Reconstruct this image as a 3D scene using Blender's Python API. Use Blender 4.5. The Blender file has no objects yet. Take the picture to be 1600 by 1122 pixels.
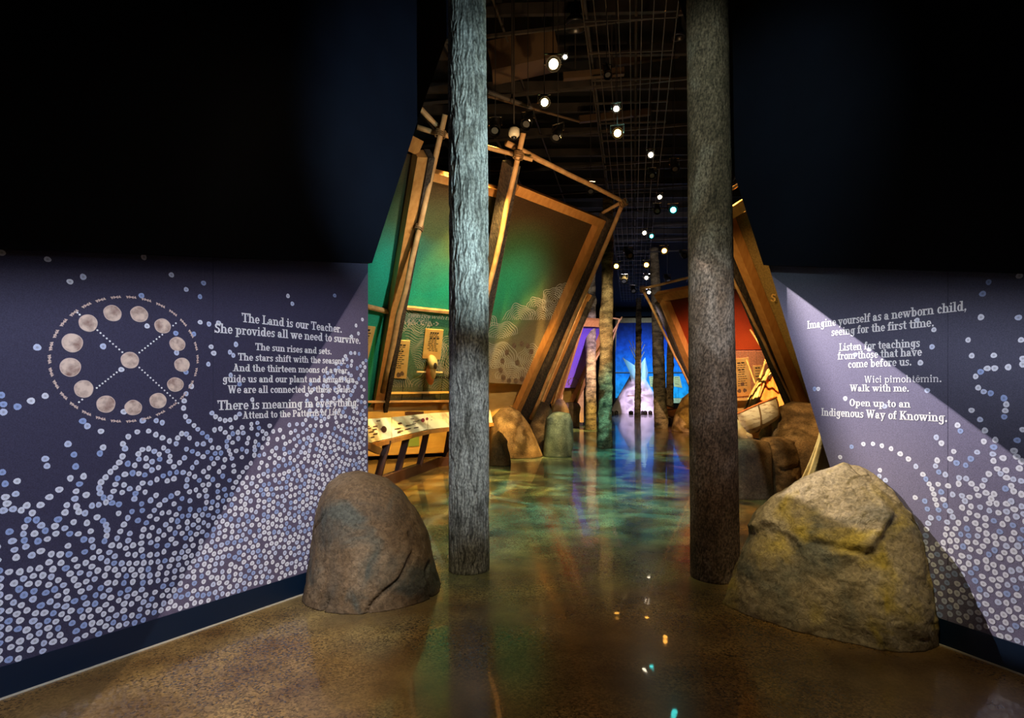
import bpy, math, random
import numpy as np
from mathutils import Vector, Matrix, noise
PI = math.pi
sc = bpy.context.scene
C = sc.collection
F = 889.0; CXP = 800.0; HY = 615.0; EYE = 1.5

def P(px, py, Y):
    return Vector(((px-CXP)/F*Y, Y, EYE+(HY-py)/F*Y))
def G(px, py):
    return P(px, py, EYE*F/(py-HY))

# ------------------------------------------------------------------ camera
cam = bpy.data.cameras.new('camera'); co = bpy.data.objects.new('camera', cam); C.objects.link(co)
co.location = (0, 0, EYE); co.rotation_euler = (PI/2, 0, 0)
cam.sensor_width = 36; cam.lens = 36*F/1600; cam.shift_y = (HY-561)/1600
cam.clip_end = 200
sc.camera = co
# ------------------------------------------------------------------ world, exposure
w = bpy.data.worlds.new('world'); sc.world = w; w.use_nodes = True
w.node_tree.nodes['Background'].inputs[0].default_value = (0.25, 0.45, 1.0, 1)
w.node_tree.nodes['Background'].inputs[1].default_value = 0.006
vs = sc.view_settings
sc.display_settings.display_device = 'sRGB'
vs.view_transform = 'Standard'; vs.look = 'None'; vs.gamma = 1.0; vs.use_curve_mapping = False
vs.exposure = 0.9
sc.cycles.use_denoising = True
sc.cycles.max_bounces = 6
sc.cycles.sample_clamp_indirect = 4.0

# ------------------------------------------------------------------ theatrical spotlights (light only)
def spot(name, loc, target, power, color, deg=40, blend=0.4, radius=0.04, shutters=(), gobo=None):
    """shutters: (A, B, soft, keep) cut the beam along the line A-B keeping the side of point keep.
       gobo: (scale, lo, hi, base, distortion) breaks the beam up like a ripple wheel."""
    l = bpy.data.lights.new(name, 'SPOT'); o = bpy.data.objects.new(name, l); C.objects.link(o)
    loc = Vector(loc); target = Vector(target)
    o.location = loc; o.rotation_euler = (target-loc).to_track_quat('-Z', 'Y').to_euler()
    l.energy = power; l.color = color; l.spot_size = math.radians(deg); l.spot_blend = blend
    l.shadow_soft_size = radius
    if shutters or gobo:
        R = (target-loc).to_track_quat('-Z', 'Y').to_matrix().transposed()
        l.use_nodes = True; nt = l.node_tree; em = nt.nodes['Emission']
        tc = nt.nodes.new('ShaderNodeTexCoord'); cur = None
        def mul(a, b):
            if a is None: return b
            m = nt.nodes.new('ShaderNodeMath'); m.operation = 'MULTIPLY'
            nt.links.new(a, m.inputs[0]); nt.links.new(b, m.inputs[1]); return m.outputs[0]
        for A, B, soft, keep in shutters:
            N = (Vector(A)-loc).cross(Vector(B)-loc); N.normalize()
            if N.dot((Vector(keep)-loc).normalized()) < 0: N = -N
            N = R @ N
            d = nt.nodes.new('ShaderNodeVectorMath'); d.operation = 'DOT_PRODUCT'
            nt.links.new(tc.outputs['Normal'], d.inputs[0]); d.inputs[1].default_value = N
            mr = nt.nodes.new('ShaderNodeMapRange'); mr.interpolation_type = 'SMOOTHSTEP'
            mr.inputs['From Min'].default_value = 0; mr.inputs['From Max'].default_value = soft
            nt.links.new(d.outputs['Value'], mr.inputs['Value'])
            cur = mul(cur, mr.outputs[0])
        if gobo:
            scale, lo, hi, base, dist = gobo
            n = nt.nodes.new('ShaderNodeTexNoise'); n.inputs['Scale'].default_value = scale
            n.inputs['Detail'].default_value = 3; n.inputs['Distortion'].default_value = dist
            nt.links.new(tc.outputs['Normal'], n.inputs['Vector'])
            mr = nt.nodes.new('ShaderNodeMapRange')
            mr.inputs['From Min'].default_value = lo; mr.inputs['From Max'].default_value = hi
            mr.inputs['To Min'].default_value = base; mr.inputs['To Max'].default_value = 1
            nt.links.new(n.outputs['Fac'], mr.inputs['Value'])
            cur = mul(cur, mr.outputs[0])
        nt.links.new(cur, em.inputs['Strength'])
    return o

# ------------------------------------------------------------------ wall planes
class Plane:
    def __init__(s, a, b, c):
        s.p = Vector(a); n = (Vector(b)-s.p).cross(Vector(c)-s.p); n.normalize()
        if n.dot(Vector((0, 0, EYE))-s.p) < 0: n = -n
        s.n = n
    def at(s, px, py, off=0.0):
        d = P(px, py, 1)-Vector((0, 0, EYE)); o = Vector((0, 0, EYE))
        t = (s.p+s.n*off-o).dot(s.n)/d.dot(s.n)
        return o+d*t
gL0, gL1 = G(0, 1093), G(470, 930)
gR0, gR1 = G(1600, 1056), G(1300, 945)
PL = Plane(gL0, gL1, gL0+Vector((0, 0, 1)))
PR = Plane(gR0, gR1, gR0+Vector((0, 0, 1)))

# lights of the entrance: two framing spots with straight shutters, washes, colour spots
LT = PL.at(0, 390), PL.at(575, 412)       # mural top, left
RT = PR.at(1200, 415), PR.at(1600, 428)
midL = PL.at(300, 750); midR = PR.at(1450, 650)
spot('mural_wash_left', (-0.3, 0.3, 3.6), PL.at(230, 680), 314.6, (0.74, 0.80, 1.0), 96, 0.8, 0.05,
     [(LT[0], LT[1], 0.10, midL), (PL.at(680, 500), PL.at(680, 800), 0.15, midL)])
spot('mural_frame_left', (0.2, 0.8, 3.4), PL.at(450, 760), 170, (1.0, 0.86, 0.74), 80, 0.6, 0.008,
     [(PL.at(575, 425), PL.at(262, 940), 0.004, PL.at(540, 800)), (LT[0], LT[1], 0.12, midL), (PL.at(680, 500), PL.at(680, 800), 0.15, midL)])
spot('mural_wash_right', (0.6, 0.2, 3.4), PR.at(1480, 510), 483.0, (0.80, 0.84, 1.0), 84, 0.9, 0.05,
     [(RT[0], RT[1], 0.12, midR), (PR.at(1200, 860), PR.at(1650, 890), 0.35, midR)])
spot('mural_frame_right', (-0.12, 4.82, 3.1), PR.at(1450, 720), 380.0, (1.0, 0.90, 0.90), 70, 0.6, 0.008,
     [(gR0, gR1, 0.015, midR), (PR.at(1195, 400), PR.at(1290, 710), 0.09, midR), (PR.at(1205, 430), PR.at(1600, 722), 0.003, PR.at(1450, 800)), (RT[0], RT[1], 0.05, midR)])
spot('rock_key_right', (0.6, 1.6, 4.2), (2.05, 3.65, 0.85), 240, (1.0, 0.84, 0.52), 21, 0.9, 0.05)
spot('rock_key_left', (-0.9, 1.8, 4.6), (-1.15, 4.3, 0.5), 66.0, (1.0, 0.78, 0.50), 30, 0.9, 0.05)
spot('tree_wash_left', (1.5, 2.2, 1.6), (-0.42, 4.85, 3.3), 420, (0.66, 0.92, 0.98), 42, 0.9, 0.04,
     [((-1, 4.8, 0.7), (1.0, 4.8, 0.7), 0.3, (0, 4.8, 3))])
spot('tree_top_left', (0.5, 1.0, 5.0), (-0.40, 4.85, 1.0), 420, (0.86, 0.95, 1.0), 13, 0.8, 0.04)
spot('tree_wash_right', (0.2, 1.6, 5.0), (1.62, 4.6, 3.3), 130.0, (0.70, 0.94, 0.86), 46, 0.9, 0.05)
spot('tree_low_right', (0.9, 1.2, 3.0), (1.65, 4.6, 0.9), 27.0, (1.0, 0.66, 0.42), 22, 0.9, 0.05)
spot('floor_near', (0.4, 3.4, 6.4), (-0.2, 2.9, 0), 130.0, (1.0, 0.74, 0.40), 80, 1.0, 0.2, (), (5, 0.35, 0.65, 0.25, 0.5))
spot('floor_green', (0.5, 4.5, 6.8), (0.35, 6.4, 0), 420, (0.85, 1.0, 0.50), 42, 1.0, 0.1, (), (7, 0.38, 0.66, 0.1, 0.8))
spot('floor_ripple_teal', (2.0, 9.0, 6.8), (1.0, 8.8, 0), 880.0, (0.45, 1.0, 0.85), 55, 0.8, 0.02, (), (9, 0.42, 0.60, 0.06, 1.2))
spot('floor_ripple_far', (3.2, 11.2, 3.9), (3.4, 15.2, 0), 900, (0.30, 0.95, 0.85), 60, 0.8, 0.02, (), (9, 0.42, 0.60, 0.06, 1.2))  # unseen source without a fixture, set low to miss the poles
spot('floor_ripple_amber', (-0.4, 9.0, 6.2), (-1.2, 9.4, 0), 1500, (1.0, 0.62, 0.16), 50, 0.7, 0.02, (), (10, 0.44, 0.60, 0.12, 1.0))
spot('floor_amber_right', (3.2, 8.0, 6.2), (3.6, 8.0, 0), 800, (1.0, 0.58, 0.18), 52, 0.8, 0.02, (), (10, 0.42, 0.62, 0.15, 1.0))
# gallery
spot('bay_wash_one', (0.8, 6.0, 4.4), P(650, 440, 10.8), 676.0, (1.0, 0.92, 0.76), 36, 1.0, 0.05)
spot('bay_wash_two', (1.4, 6.6, 3.6), P(800, 520, 12.4), 420, (1.0, 0.84, 0.66), 36, 1.0, 0.05)
spot('bay_base_amber', (0.0, 8.2, 5.2), (-2.0, 13.3, 1.0), 7956.0, (1.0, 0.62, 0.16), 40, 0.6, 0.04, (), (8, 0.3, 0.5, 0.5, 0.3))
spot('bay_base_amber_two', (1.8, 9.0, 5.6), (0.1, 13.6, 0.9), 2700.0, (1.0, 0.60, 0.17), 26, 0.7, 0.04, (), (9, 0.42, 0.58, 0.12, 0.8))
spot('console_light', (-0.6, 7.6, 5.6), (-1.7, 10.3, 0.8), 900, (1.0, 0.86, 0.55), 36, 0.6, 0.03, (), (12, 0.40, 0.58, 0.3, 0.8))
spot('timber_glow', (0.9, 6.0, 2.8), P(790, 260, 9.8), 240.0, (1.0, 0.66, 0.32), 60, 0.9, 0.05)
spot('rocks_middle', (2.4, 9.6, 5.8), (0.5, 13.4, 0.5), 1100, (1.0, 0.68, 0.28), 26, 0.7, 0.02, (), (22, 0.47, 0.57, 0.04, 1.2))
spot('rock_teal', (2.4, 10.0, 5.0), (1.1, 13.9, 0.5), 99.0, (0.35, 0.85, 0.9), 12, 0.7, 0.02)
spot('hide_corner', (3.0, 7.6, 5.4), (4.9, 11.6, 1.0), 2700.0, (1.0, 0.64, 0.22), 34, 0.6, 0.03)
spot('rocks_right', (2.4, 6.6, 4.4), (4.3, 9.4, 0.6), 520.0, (1.0, 0.62, 0.24), 34, 0.8, 0.02, (), (10, 0.40, 0.58, 0.25, 0.9))
spot('cream_drape_light', (1.4, 7.0, 3.4), (2.8, 5.1, 0.6), 420, (1.0, 0.82, 0.46), 22, 0.8, 0.03)
spot('added_basket_spot', (2.6, 6.8, 3.6), P(1178, 650, 9.0), 260, (1.0, 0.80, 0.48), 12, 0.7, 0.02)  # small unseen spot added to brighten the basket
spot('bay_right_near', (1.8, 6.4, 3.2), P(1200, 460, 9.4), 120, (1.0, 0.66, 0.28), 36, 0.9, 0.04)
spot('bay_red', (4.0, 10.0, 4.4), P(1115, 545, 15.6), 2730.0, (1.0, 0.62, 0.40), 30, 1.0, 0.04)
spot('bay_orange', (2.4, 11.5, 4.4), P(878, 570, 17), 1100, (1.0, 0.60, 0.30), 32, 0.9, 0.04)
spot('bay_purple', (5.0, 16, 4.8), P(905, 565, 24), 2800.0, (0.75, 0.55, 1.0), 30, 0.9, 0.04)
spot('backdrop_blue', (13.5, 38, 6.0), P(1010, 585, 49), 3120.0, (0.30, 0.60, 1.0), 60, 0.9, 0.04)
spot('backdrop_cyan', (12.5, 38, 5.0), P(1040, 600, 49), 650.0, (0.0, 0.65, 1.0), 40, 0.9, 0.04)
spot('tipi_pink', (8.5, 33, 5.0), (9.8, 44, 0.6), 4160.0, (0.90, 0.66, 1.0), 20, 0.6, 0.03, (), (16, 0.40, 0.56, 0.4, 0.5))
spot('tipi_cyan', (9.0, 34, 8.3), (9.9, 44, 3.8), 1280.0, (0.08, 0.62, 1.0), 16, 0.8, 0.03)
spot('far_floor_lilac', (8.0, 31, 8.3), (7.0, 33, 0), 1500, (0.6, 0.55, 1.0), 60, 0.8, 0.03, (), (14, 0.40, 0.6, 0.1, 1.2))
spot('gold_far_left', (4.4, 19.0, 6.4), (2.4, 24.0, 0.4), 2880.0, (1.0, 0.66, 0.22), 30, 0.7, 0.03)
spot('gold_far_right', (5.6, 17.0, 6.4), (7.4, 22.6, 0.6), 1700, (1.0, 0.56, 0.12), 24, 0.7, 0.03, (), (14, 0.40, 0.6, 0.25, 1.0))
spot('trunks_gold', (2.2, 8.5, 4.0), (3.3, 19.5, 2.6), 1440.0, (1.0, 0.78, 0.42), 30, 0.8, 0.03, (), (18, 0.40, 0.58, 0.3, 1.0))
spot('trunk_far_gold', (6.5, 22.0, 5.0), (9.2, 36, 2.8), 1300.0, (1.0, 0.66, 0.34), 24, 0.8, 0.03)
spot('added_ceiling_uplight', (0.4, 7.0, 3.4), (2.0, 12.0, 7.6), 120, (1.0, 0.62, 0.34), 95, 1.0, 0.3)  # unseen uplight added to brighten the ceiling, stands in for lamp spill
spot('added_ceiling_uplight_far', (4.0, 17.0, 3.6), (5.5, 26.0, 7.8), 320, (0.8, 0.75, 0.9), 90, 1.0, 0.3)  # second added uplight for the far ceiling, no fixture

# ------------------------------------------------------------------ materials
MATS = {}
def mat(name, col, rough=0.6, col2=None, scale=6.0, stretch=(1, 1, 1), bump=0.0, bscale=None, spec=0.5, detail=6, lo=0.35, hi=0.65, metal=0.0, vcol=None, coat=0.0):
    m = bpy.data.materials.new(name); m.use_nodes = True; nt = m.node_tree
    b = nt.nodes['Principled BSDF']; b.inputs['Roughness'].default_value = rough
    b.inputs['Specular IOR Level'].default_value = spec; b.inputs['Metallic'].default_value = metal
    b.inputs['Coat Weight'].default_value = coat
    b.inputs['Base Color'].default_value = (*col, 1)
    tc = nt.nodes.new('ShaderNodeTexCoord'); mp = nt.nodes.new('ShaderNodeMapping')
    mp.inputs['Scale'].default_value = stretch
    nt.links.new(tc.outputs['Object'], mp.inputs[0])
    if col2 is not None:
        n = nt.nodes.new('ShaderNodeTexNoise'); n.inputs['Scale'].default_value = scale; n.inputs['Detail'].default_value = detail
        nt.links.new(mp.outputs[0], n.inputs['Vector'])
        r = nt.nodes.new('ShaderNodeValToRGB'); r.color_ramp.elements[0].position = lo; r.color_ramp.elements[1].position = hi
        r.color_ramp.elements[0].color = (*col, 1); r.color_ramp.elements[1].color = (*col2, 1)
        nt.links.new(n.outputs['Fac'], r.inputs[0]); nt.links.new(r.outputs[0], b.inputs['Base Color'])
    if vcol:
        a = nt.nodes.new('ShaderNodeAttribute'); a.attribute_name = vcol
        nt.links.new(a.outputs['Color'], b.inputs['Base Color'])
    if bump:
        n2 = nt.nodes.new('ShaderNodeTexNoise'); n2.inputs['Scale'].default_value = bscale or scale*4; n2.inputs['Detail'].default_value = 5
        nt.links.new(mp.outputs[0], n2.inputs['Vector'])
        bp = nt.nodes.new('ShaderNodeBump'); bp.inputs['Strength'].default_value = bump; bp.inputs['Distance'].default_value = 0.02
        nt.links.new(n2.outputs['Fac'], bp.inputs['Height']); nt.links.new(bp.outputs[0], b.inputs['Normal'])
    MATS[name] = m
    return m
def emat(name, col, strength):
    m = bpy.data.materials.new(name); m.use_nodes = True; nt = m.node_tree
    b = nt.nodes['Principled BSDF']; b.inputs['Base Color'].default_value = (*col, 1)
    b.inputs['Emission Color'].default_value = (*col, 1); b.inputs['Emission Strength'].default_value = strength
    return m

M_navy = mat('navy_paint', (0.0012, 0.0022, 0.0080), 0.8, (0.0018, 0.0034, 0.0105), 3, spec=0.15)
M_mural = mat('mural_vinyl', (0.075, 0.072, 0.125), 0.55, (0.095, 0.092, 0.15), 160, detail=2, bump=0.05, bscale=400, spec=0.3)
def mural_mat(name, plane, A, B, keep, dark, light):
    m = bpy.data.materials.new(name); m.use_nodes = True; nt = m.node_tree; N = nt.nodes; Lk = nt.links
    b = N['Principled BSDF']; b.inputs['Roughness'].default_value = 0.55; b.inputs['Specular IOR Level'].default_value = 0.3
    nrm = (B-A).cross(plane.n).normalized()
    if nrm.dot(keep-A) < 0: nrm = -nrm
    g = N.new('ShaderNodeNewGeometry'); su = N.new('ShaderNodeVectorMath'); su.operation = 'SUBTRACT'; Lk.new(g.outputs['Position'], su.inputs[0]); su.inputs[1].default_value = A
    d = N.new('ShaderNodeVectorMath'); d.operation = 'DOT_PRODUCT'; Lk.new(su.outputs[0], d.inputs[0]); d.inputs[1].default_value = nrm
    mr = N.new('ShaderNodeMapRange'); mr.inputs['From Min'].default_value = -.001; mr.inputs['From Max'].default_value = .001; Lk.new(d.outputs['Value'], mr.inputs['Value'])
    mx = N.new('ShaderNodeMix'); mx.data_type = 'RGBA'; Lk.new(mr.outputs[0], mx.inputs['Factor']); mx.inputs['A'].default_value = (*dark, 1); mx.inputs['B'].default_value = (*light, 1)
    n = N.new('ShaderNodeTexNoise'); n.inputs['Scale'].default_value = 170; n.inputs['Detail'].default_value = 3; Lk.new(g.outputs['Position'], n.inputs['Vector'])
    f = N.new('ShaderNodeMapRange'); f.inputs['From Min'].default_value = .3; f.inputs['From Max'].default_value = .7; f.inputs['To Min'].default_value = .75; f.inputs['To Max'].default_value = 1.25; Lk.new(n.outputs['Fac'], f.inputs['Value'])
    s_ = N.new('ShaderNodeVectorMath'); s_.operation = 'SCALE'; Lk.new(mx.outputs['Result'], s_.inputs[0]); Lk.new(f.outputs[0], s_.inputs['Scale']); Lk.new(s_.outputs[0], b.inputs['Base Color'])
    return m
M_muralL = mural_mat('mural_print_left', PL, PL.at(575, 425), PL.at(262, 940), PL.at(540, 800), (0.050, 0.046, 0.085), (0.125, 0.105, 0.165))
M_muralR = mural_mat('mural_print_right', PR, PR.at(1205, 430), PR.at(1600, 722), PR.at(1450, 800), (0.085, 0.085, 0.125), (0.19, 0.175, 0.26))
def print_mat(name, stops, blob=None, grain=90):
    """printed gradient by height; blob: (centre, radius, colour)"""
    m = bpy.data.materials.new(name); m.use_nodes = True; nt = m.node_tree; N = nt.nodes; Lk = nt.links
    b = N['Principled BSDF']; b.inputs['Roughness'].default_value = 0.65; b.inputs['Specular IOR Level'].default_value = 0.2
    g = N.new('ShaderNodeNewGeometry'); sp = N.new('ShaderNodeSeparateXYZ'); Lk.new(g.outputs['Position'], sp.inputs[0])
    nn_ = N.new('ShaderNodeTexNoise'); nn_.inputs['Scale'].default_value = .9; Lk.new(g.outputs['Position'], nn_.inputs['Vector'])
    ad = N.new('ShaderNodeMath'); ad.operation = 'MULTIPLY_ADD'; Lk.new(nn_.outputs['Fac'], ad.inputs[0]); ad.inputs[1].default_value = .9; Lk.new(sp.outputs['Z'], ad.inputs[2])
    z0, z1 = stops[0][0]+.45, stops[-1][0]+.45
    mr = N.new('ShaderNodeMapRange'); mr.inputs['From Min'].default_value = z0; mr.inputs['From Max'].default_value = z1; Lk.new(ad.outputs[0], mr.inputs['Value'])
    r = N.new('ShaderNodeValToRGB'); e = r.color_ramp.elements; e[0].position = 0; e[0].color = (*stops[0][1], 1); e[1].position = 1; e[1].color = (*stops[-1][1], 1)
    for z, c in stops[1:-1]: k = e.new((z+.45-z0)/(z1-z0)); k.color = (*c, 1)
    Lk.new(mr.outputs[0], r.inputs[0]); cur = r.outputs[0]
    if blob:
        d = N.new('ShaderNodeVectorMath'); d.operation = 'DISTANCE'; Lk.new(g.outputs['Position'], d.inputs[0]); d.inputs[1].default_value = blob[0]
        m2 = N.new('ShaderNodeMapRange'); m2.interpolation_type = 'SMOOTHSTEP'; m2.inputs['From Min'].default_value = blob[1]; m2.inputs['From Max'].default_value = blob[1]*.15; Lk.new(d.outputs['Value'], m2.inputs['Value'])
        mx = N.new('ShaderNodeMix'); mx.data_type = 'RGBA'; Lk.new(m2.outputs[0], mx.inputs['Factor']); Lk.new(cur, mx.inputs['A']); mx.inputs['B'].default_value = (*blob[2], 1); cur = mx.outputs['Result']
    n = N.new('ShaderNodeTexNoise'); n.inputs['Scale'].default_value = grain; n.inputs['Detail'].default_value = 3; Lk.new(g.outputs['Position'], n.inputs['Vector'])
    f = N.new('ShaderNodeMapRange'); f.inputs['From Min'].default_value = .3; f.inputs['From Max'].default_value = .7; f.inputs['To Min'].default_value = .7; f.inputs['To Max'].default_value = 1.3; Lk.new(n.outputs['Fac'], f.inputs['Value'])
    s_ = N.new('ShaderNodeVectorMath'); s_.operation = 'SCALE'; Lk.new(cur, s_.inputs[0]); Lk.new(f.outputs[0], s_.inputs['Scale']); Lk.new(s_.outputs[0], b.inputs['Base Color'])
    return m
M_pA = print_mat('print_green', [(1.2, (.10, .26, .15)), (2.4, (.015, .30, .21)), (3.5, (.015, .34, .25)), (4.3, (.07, .10, .04)), (5.0, (.075, .035, .012))], grain=55)
M_pZ = print_mat('print_teal', [(1.2, (.02, .34, .22)), (3.6, (.02, .36, .26)), (4.5, (.06, .12, .06)), (5.2, (.08, .04, .015))], grain=55)
M_pB = print_mat('print_green_tan', [(1.6, (.42, .30, .20)), (2.6, (.26, .22, .12)), (3.6, (.13, .09, .04)), (5.0, (.055, .028, .012))], (P(765, 440, 11.2), 1.7, (.03, .36, .16)), grain=55)
M_pC = print_mat('print_orange', [(0.8, (.60, .22, .03)), (3.0, (.50, .10, .02)), (4.6, (.10, .03, .01))])
M_pC2 = print_mat('print_magenta', [(0.8, (.60, .45, .10)), (2.4, (.55, .10, .45)), (4.8, (.40, .05, .40))])
M_pD = print_mat('print_purple', [(1.2, (.42, .20, .72)), (3.0, (.24, .12, .66)), (4.6, (.03, .02, .14))])
M_pR0 = print_mat('print_gold', [(1.2, (.55, .38, .12)), (3.0, (.34, .22, .07)), (4.6, (.10, .045, .015))], grain=40)
M_pR1 = print_mat('print_red', [(1.5, (.60, .22, .10)), (2.6, (.62, .09, .02)), (3.6, (.26, .03, .008)), (4.5, (.06, .014, .006))])
M_plankR = print_mat('plank_rose', [(1.2, (.55, .30, .14)), (3.0, (.60, .24, .12))], grain=30)
M_plankG = print_mat('plank_green', [(1.2, (.26, .26, .16)), (1.9, (.12, .22, .13)), (3.0, (.05, .22, .12))], grain=30)
M_screen = print_mat('screen_blue', [(0.8, (.03, .50, .75)), (3.2, (.01, .26, .75)), (5.4, (.006, .08, .5)), (7.2, (.003, .012, .12))], grain=3)  # blue, bright at the foot and darker towards the top
M_base = mat('baseboard_navy', (0.002, 0.012, 0.032), 0.4)
M_dot = mat('printed_dot', (0.8, 0.8, 0.9), 0.6, vcol='tint', spec=0.2)
M_white = mat('printed_white', (0.92, 0.92, 0.90), 0.6, spec=0.2)
M_moon = mat('printed_moon', (0.32, 0.18, 0.14), 0.6, (0.85, 0.66, 0.52), 22, detail=5, lo=0.28, hi=0.60, spec=0.2)
M_moonrim = mat('printed_moon_rim', (0.72, 0.55, 0.46), 0.6, spec=0.2)
M_timber = mat('planed_timber', (0.46, 0.19, 0.045), 0.55, (0.58, 0.27, 0.075), 3, (4, 4, 1), bump=0.08, bscale=30)
M_pole = mat('peeled_pole', (0.42, 0.22, 0.085), 0.6, (0.60, 0.36, 0.16), 7, bump=0.25, bscale=40)
M_bark = mat('dark_bark', (0.015, 0.010, 0.008), 0.9, (0.075, 0.055, 0.042), 30, (1, 1, 0.5), bump=0.8, bscale=40)
M_twine = mat('twine', (0.16, 0.085, 0.03), 0.9)
M_panel = mat('graphic_panel', (0.40, 0.34, 0.25), 0.65, (0.50, 0.43, 0.31), 90, detail=3, spec=0.2)
M_plank = mat('plank_board', (0.36, 0.35, 0.27), 0.7, (0.46, 0.44, 0.33), 5, (8, 8, 0.6), bump=0.15, bscale=20, spec=0.2)
M_line = mat('printed_line', (0.66, 0.62, 0.48), 0.6, spec=0.2)
M_brown = mat('printed_brown', (0.14, 0.08, 0.05), 0.6, (0.26, 0.16, 0.10), 14)
M_ink = mat('printed_ink', (0.02, 0.015, 0.012), 0.6)
M_ply = mat('amber_ply', (0.70, 0.40, 0.10), 0.5, (0.80, 0.50, 0.14), 3, (1, 1, 3))
M_plaque = mat('plaque', (0.80, 0.46, 0.12), 0.5, (0.88, 0.62, 0.22), 4)
M_rust = mat('brown_steel', (0.085, 0.032, 0.018), 0.45)
M_console = mat('console_top', (0.85, 0.80, 0.58), 0.45, (0.50, 0.36, 0.18), 3.2, lo=0.5, hi=0.72)
M_red = mat('printed_dark_red', (0.22, 0.02, 0.03), 0.6)
M_steel = mat('black_steel', (0.030, 0.026, 0.024), 0.5, (0.055, 0.045, 0.038), 3)
M_deck = mat('ceiling_deck', (0.010, 0.009, 0.010), 0.9)
M_duct = mat('duct', (0.06, 0.036, 0.02), 0.5, (0.09, 0.056, 0.03), 2)
M_can = mat('lamp_can', (0.03, 0.03, 0.03), 0.3, metal=0.6)
M_chrome = mat('lamp_rim', (0.7, 0.65, 0.6), 0.2, metal=1.0)
M_cream = mat('cream_canvas', (0.62, 0.42, 0.17), 0.8, (0.80, 0.62, 0.32), 7, bump=0.2)
M_canvas = mat('white_canvas', (0.80, 0.80, 0.84), 0.8, (0.9, 0.9, 0.92), 2)
M_hide = mat('tanned_hide', (0.50, 0.13, 0.03), 0.7, (0.75, 0.26, 0.06), 4, bump=0.2)
M_hidepale = mat('pale_hide', (0.85, 0.60, 0.22), 0.7, (0.9, 0.70, 0.34), 4, bump=0.2)
M_birch = mat('birch_bark', (0.78, 0.66, 0.46), 0.6, (0.36, 0.22, 0.12), 9, (1, 1, 3), lo=0.52, hi=0.7, bump=0.2)
M_curtain = mat('black_curtain', (0.012, 0.012, 0.02), 0.9)
M_dome = mat('ivory_plastic', (0.55, 0.50, 0.38), 0.4)

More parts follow.
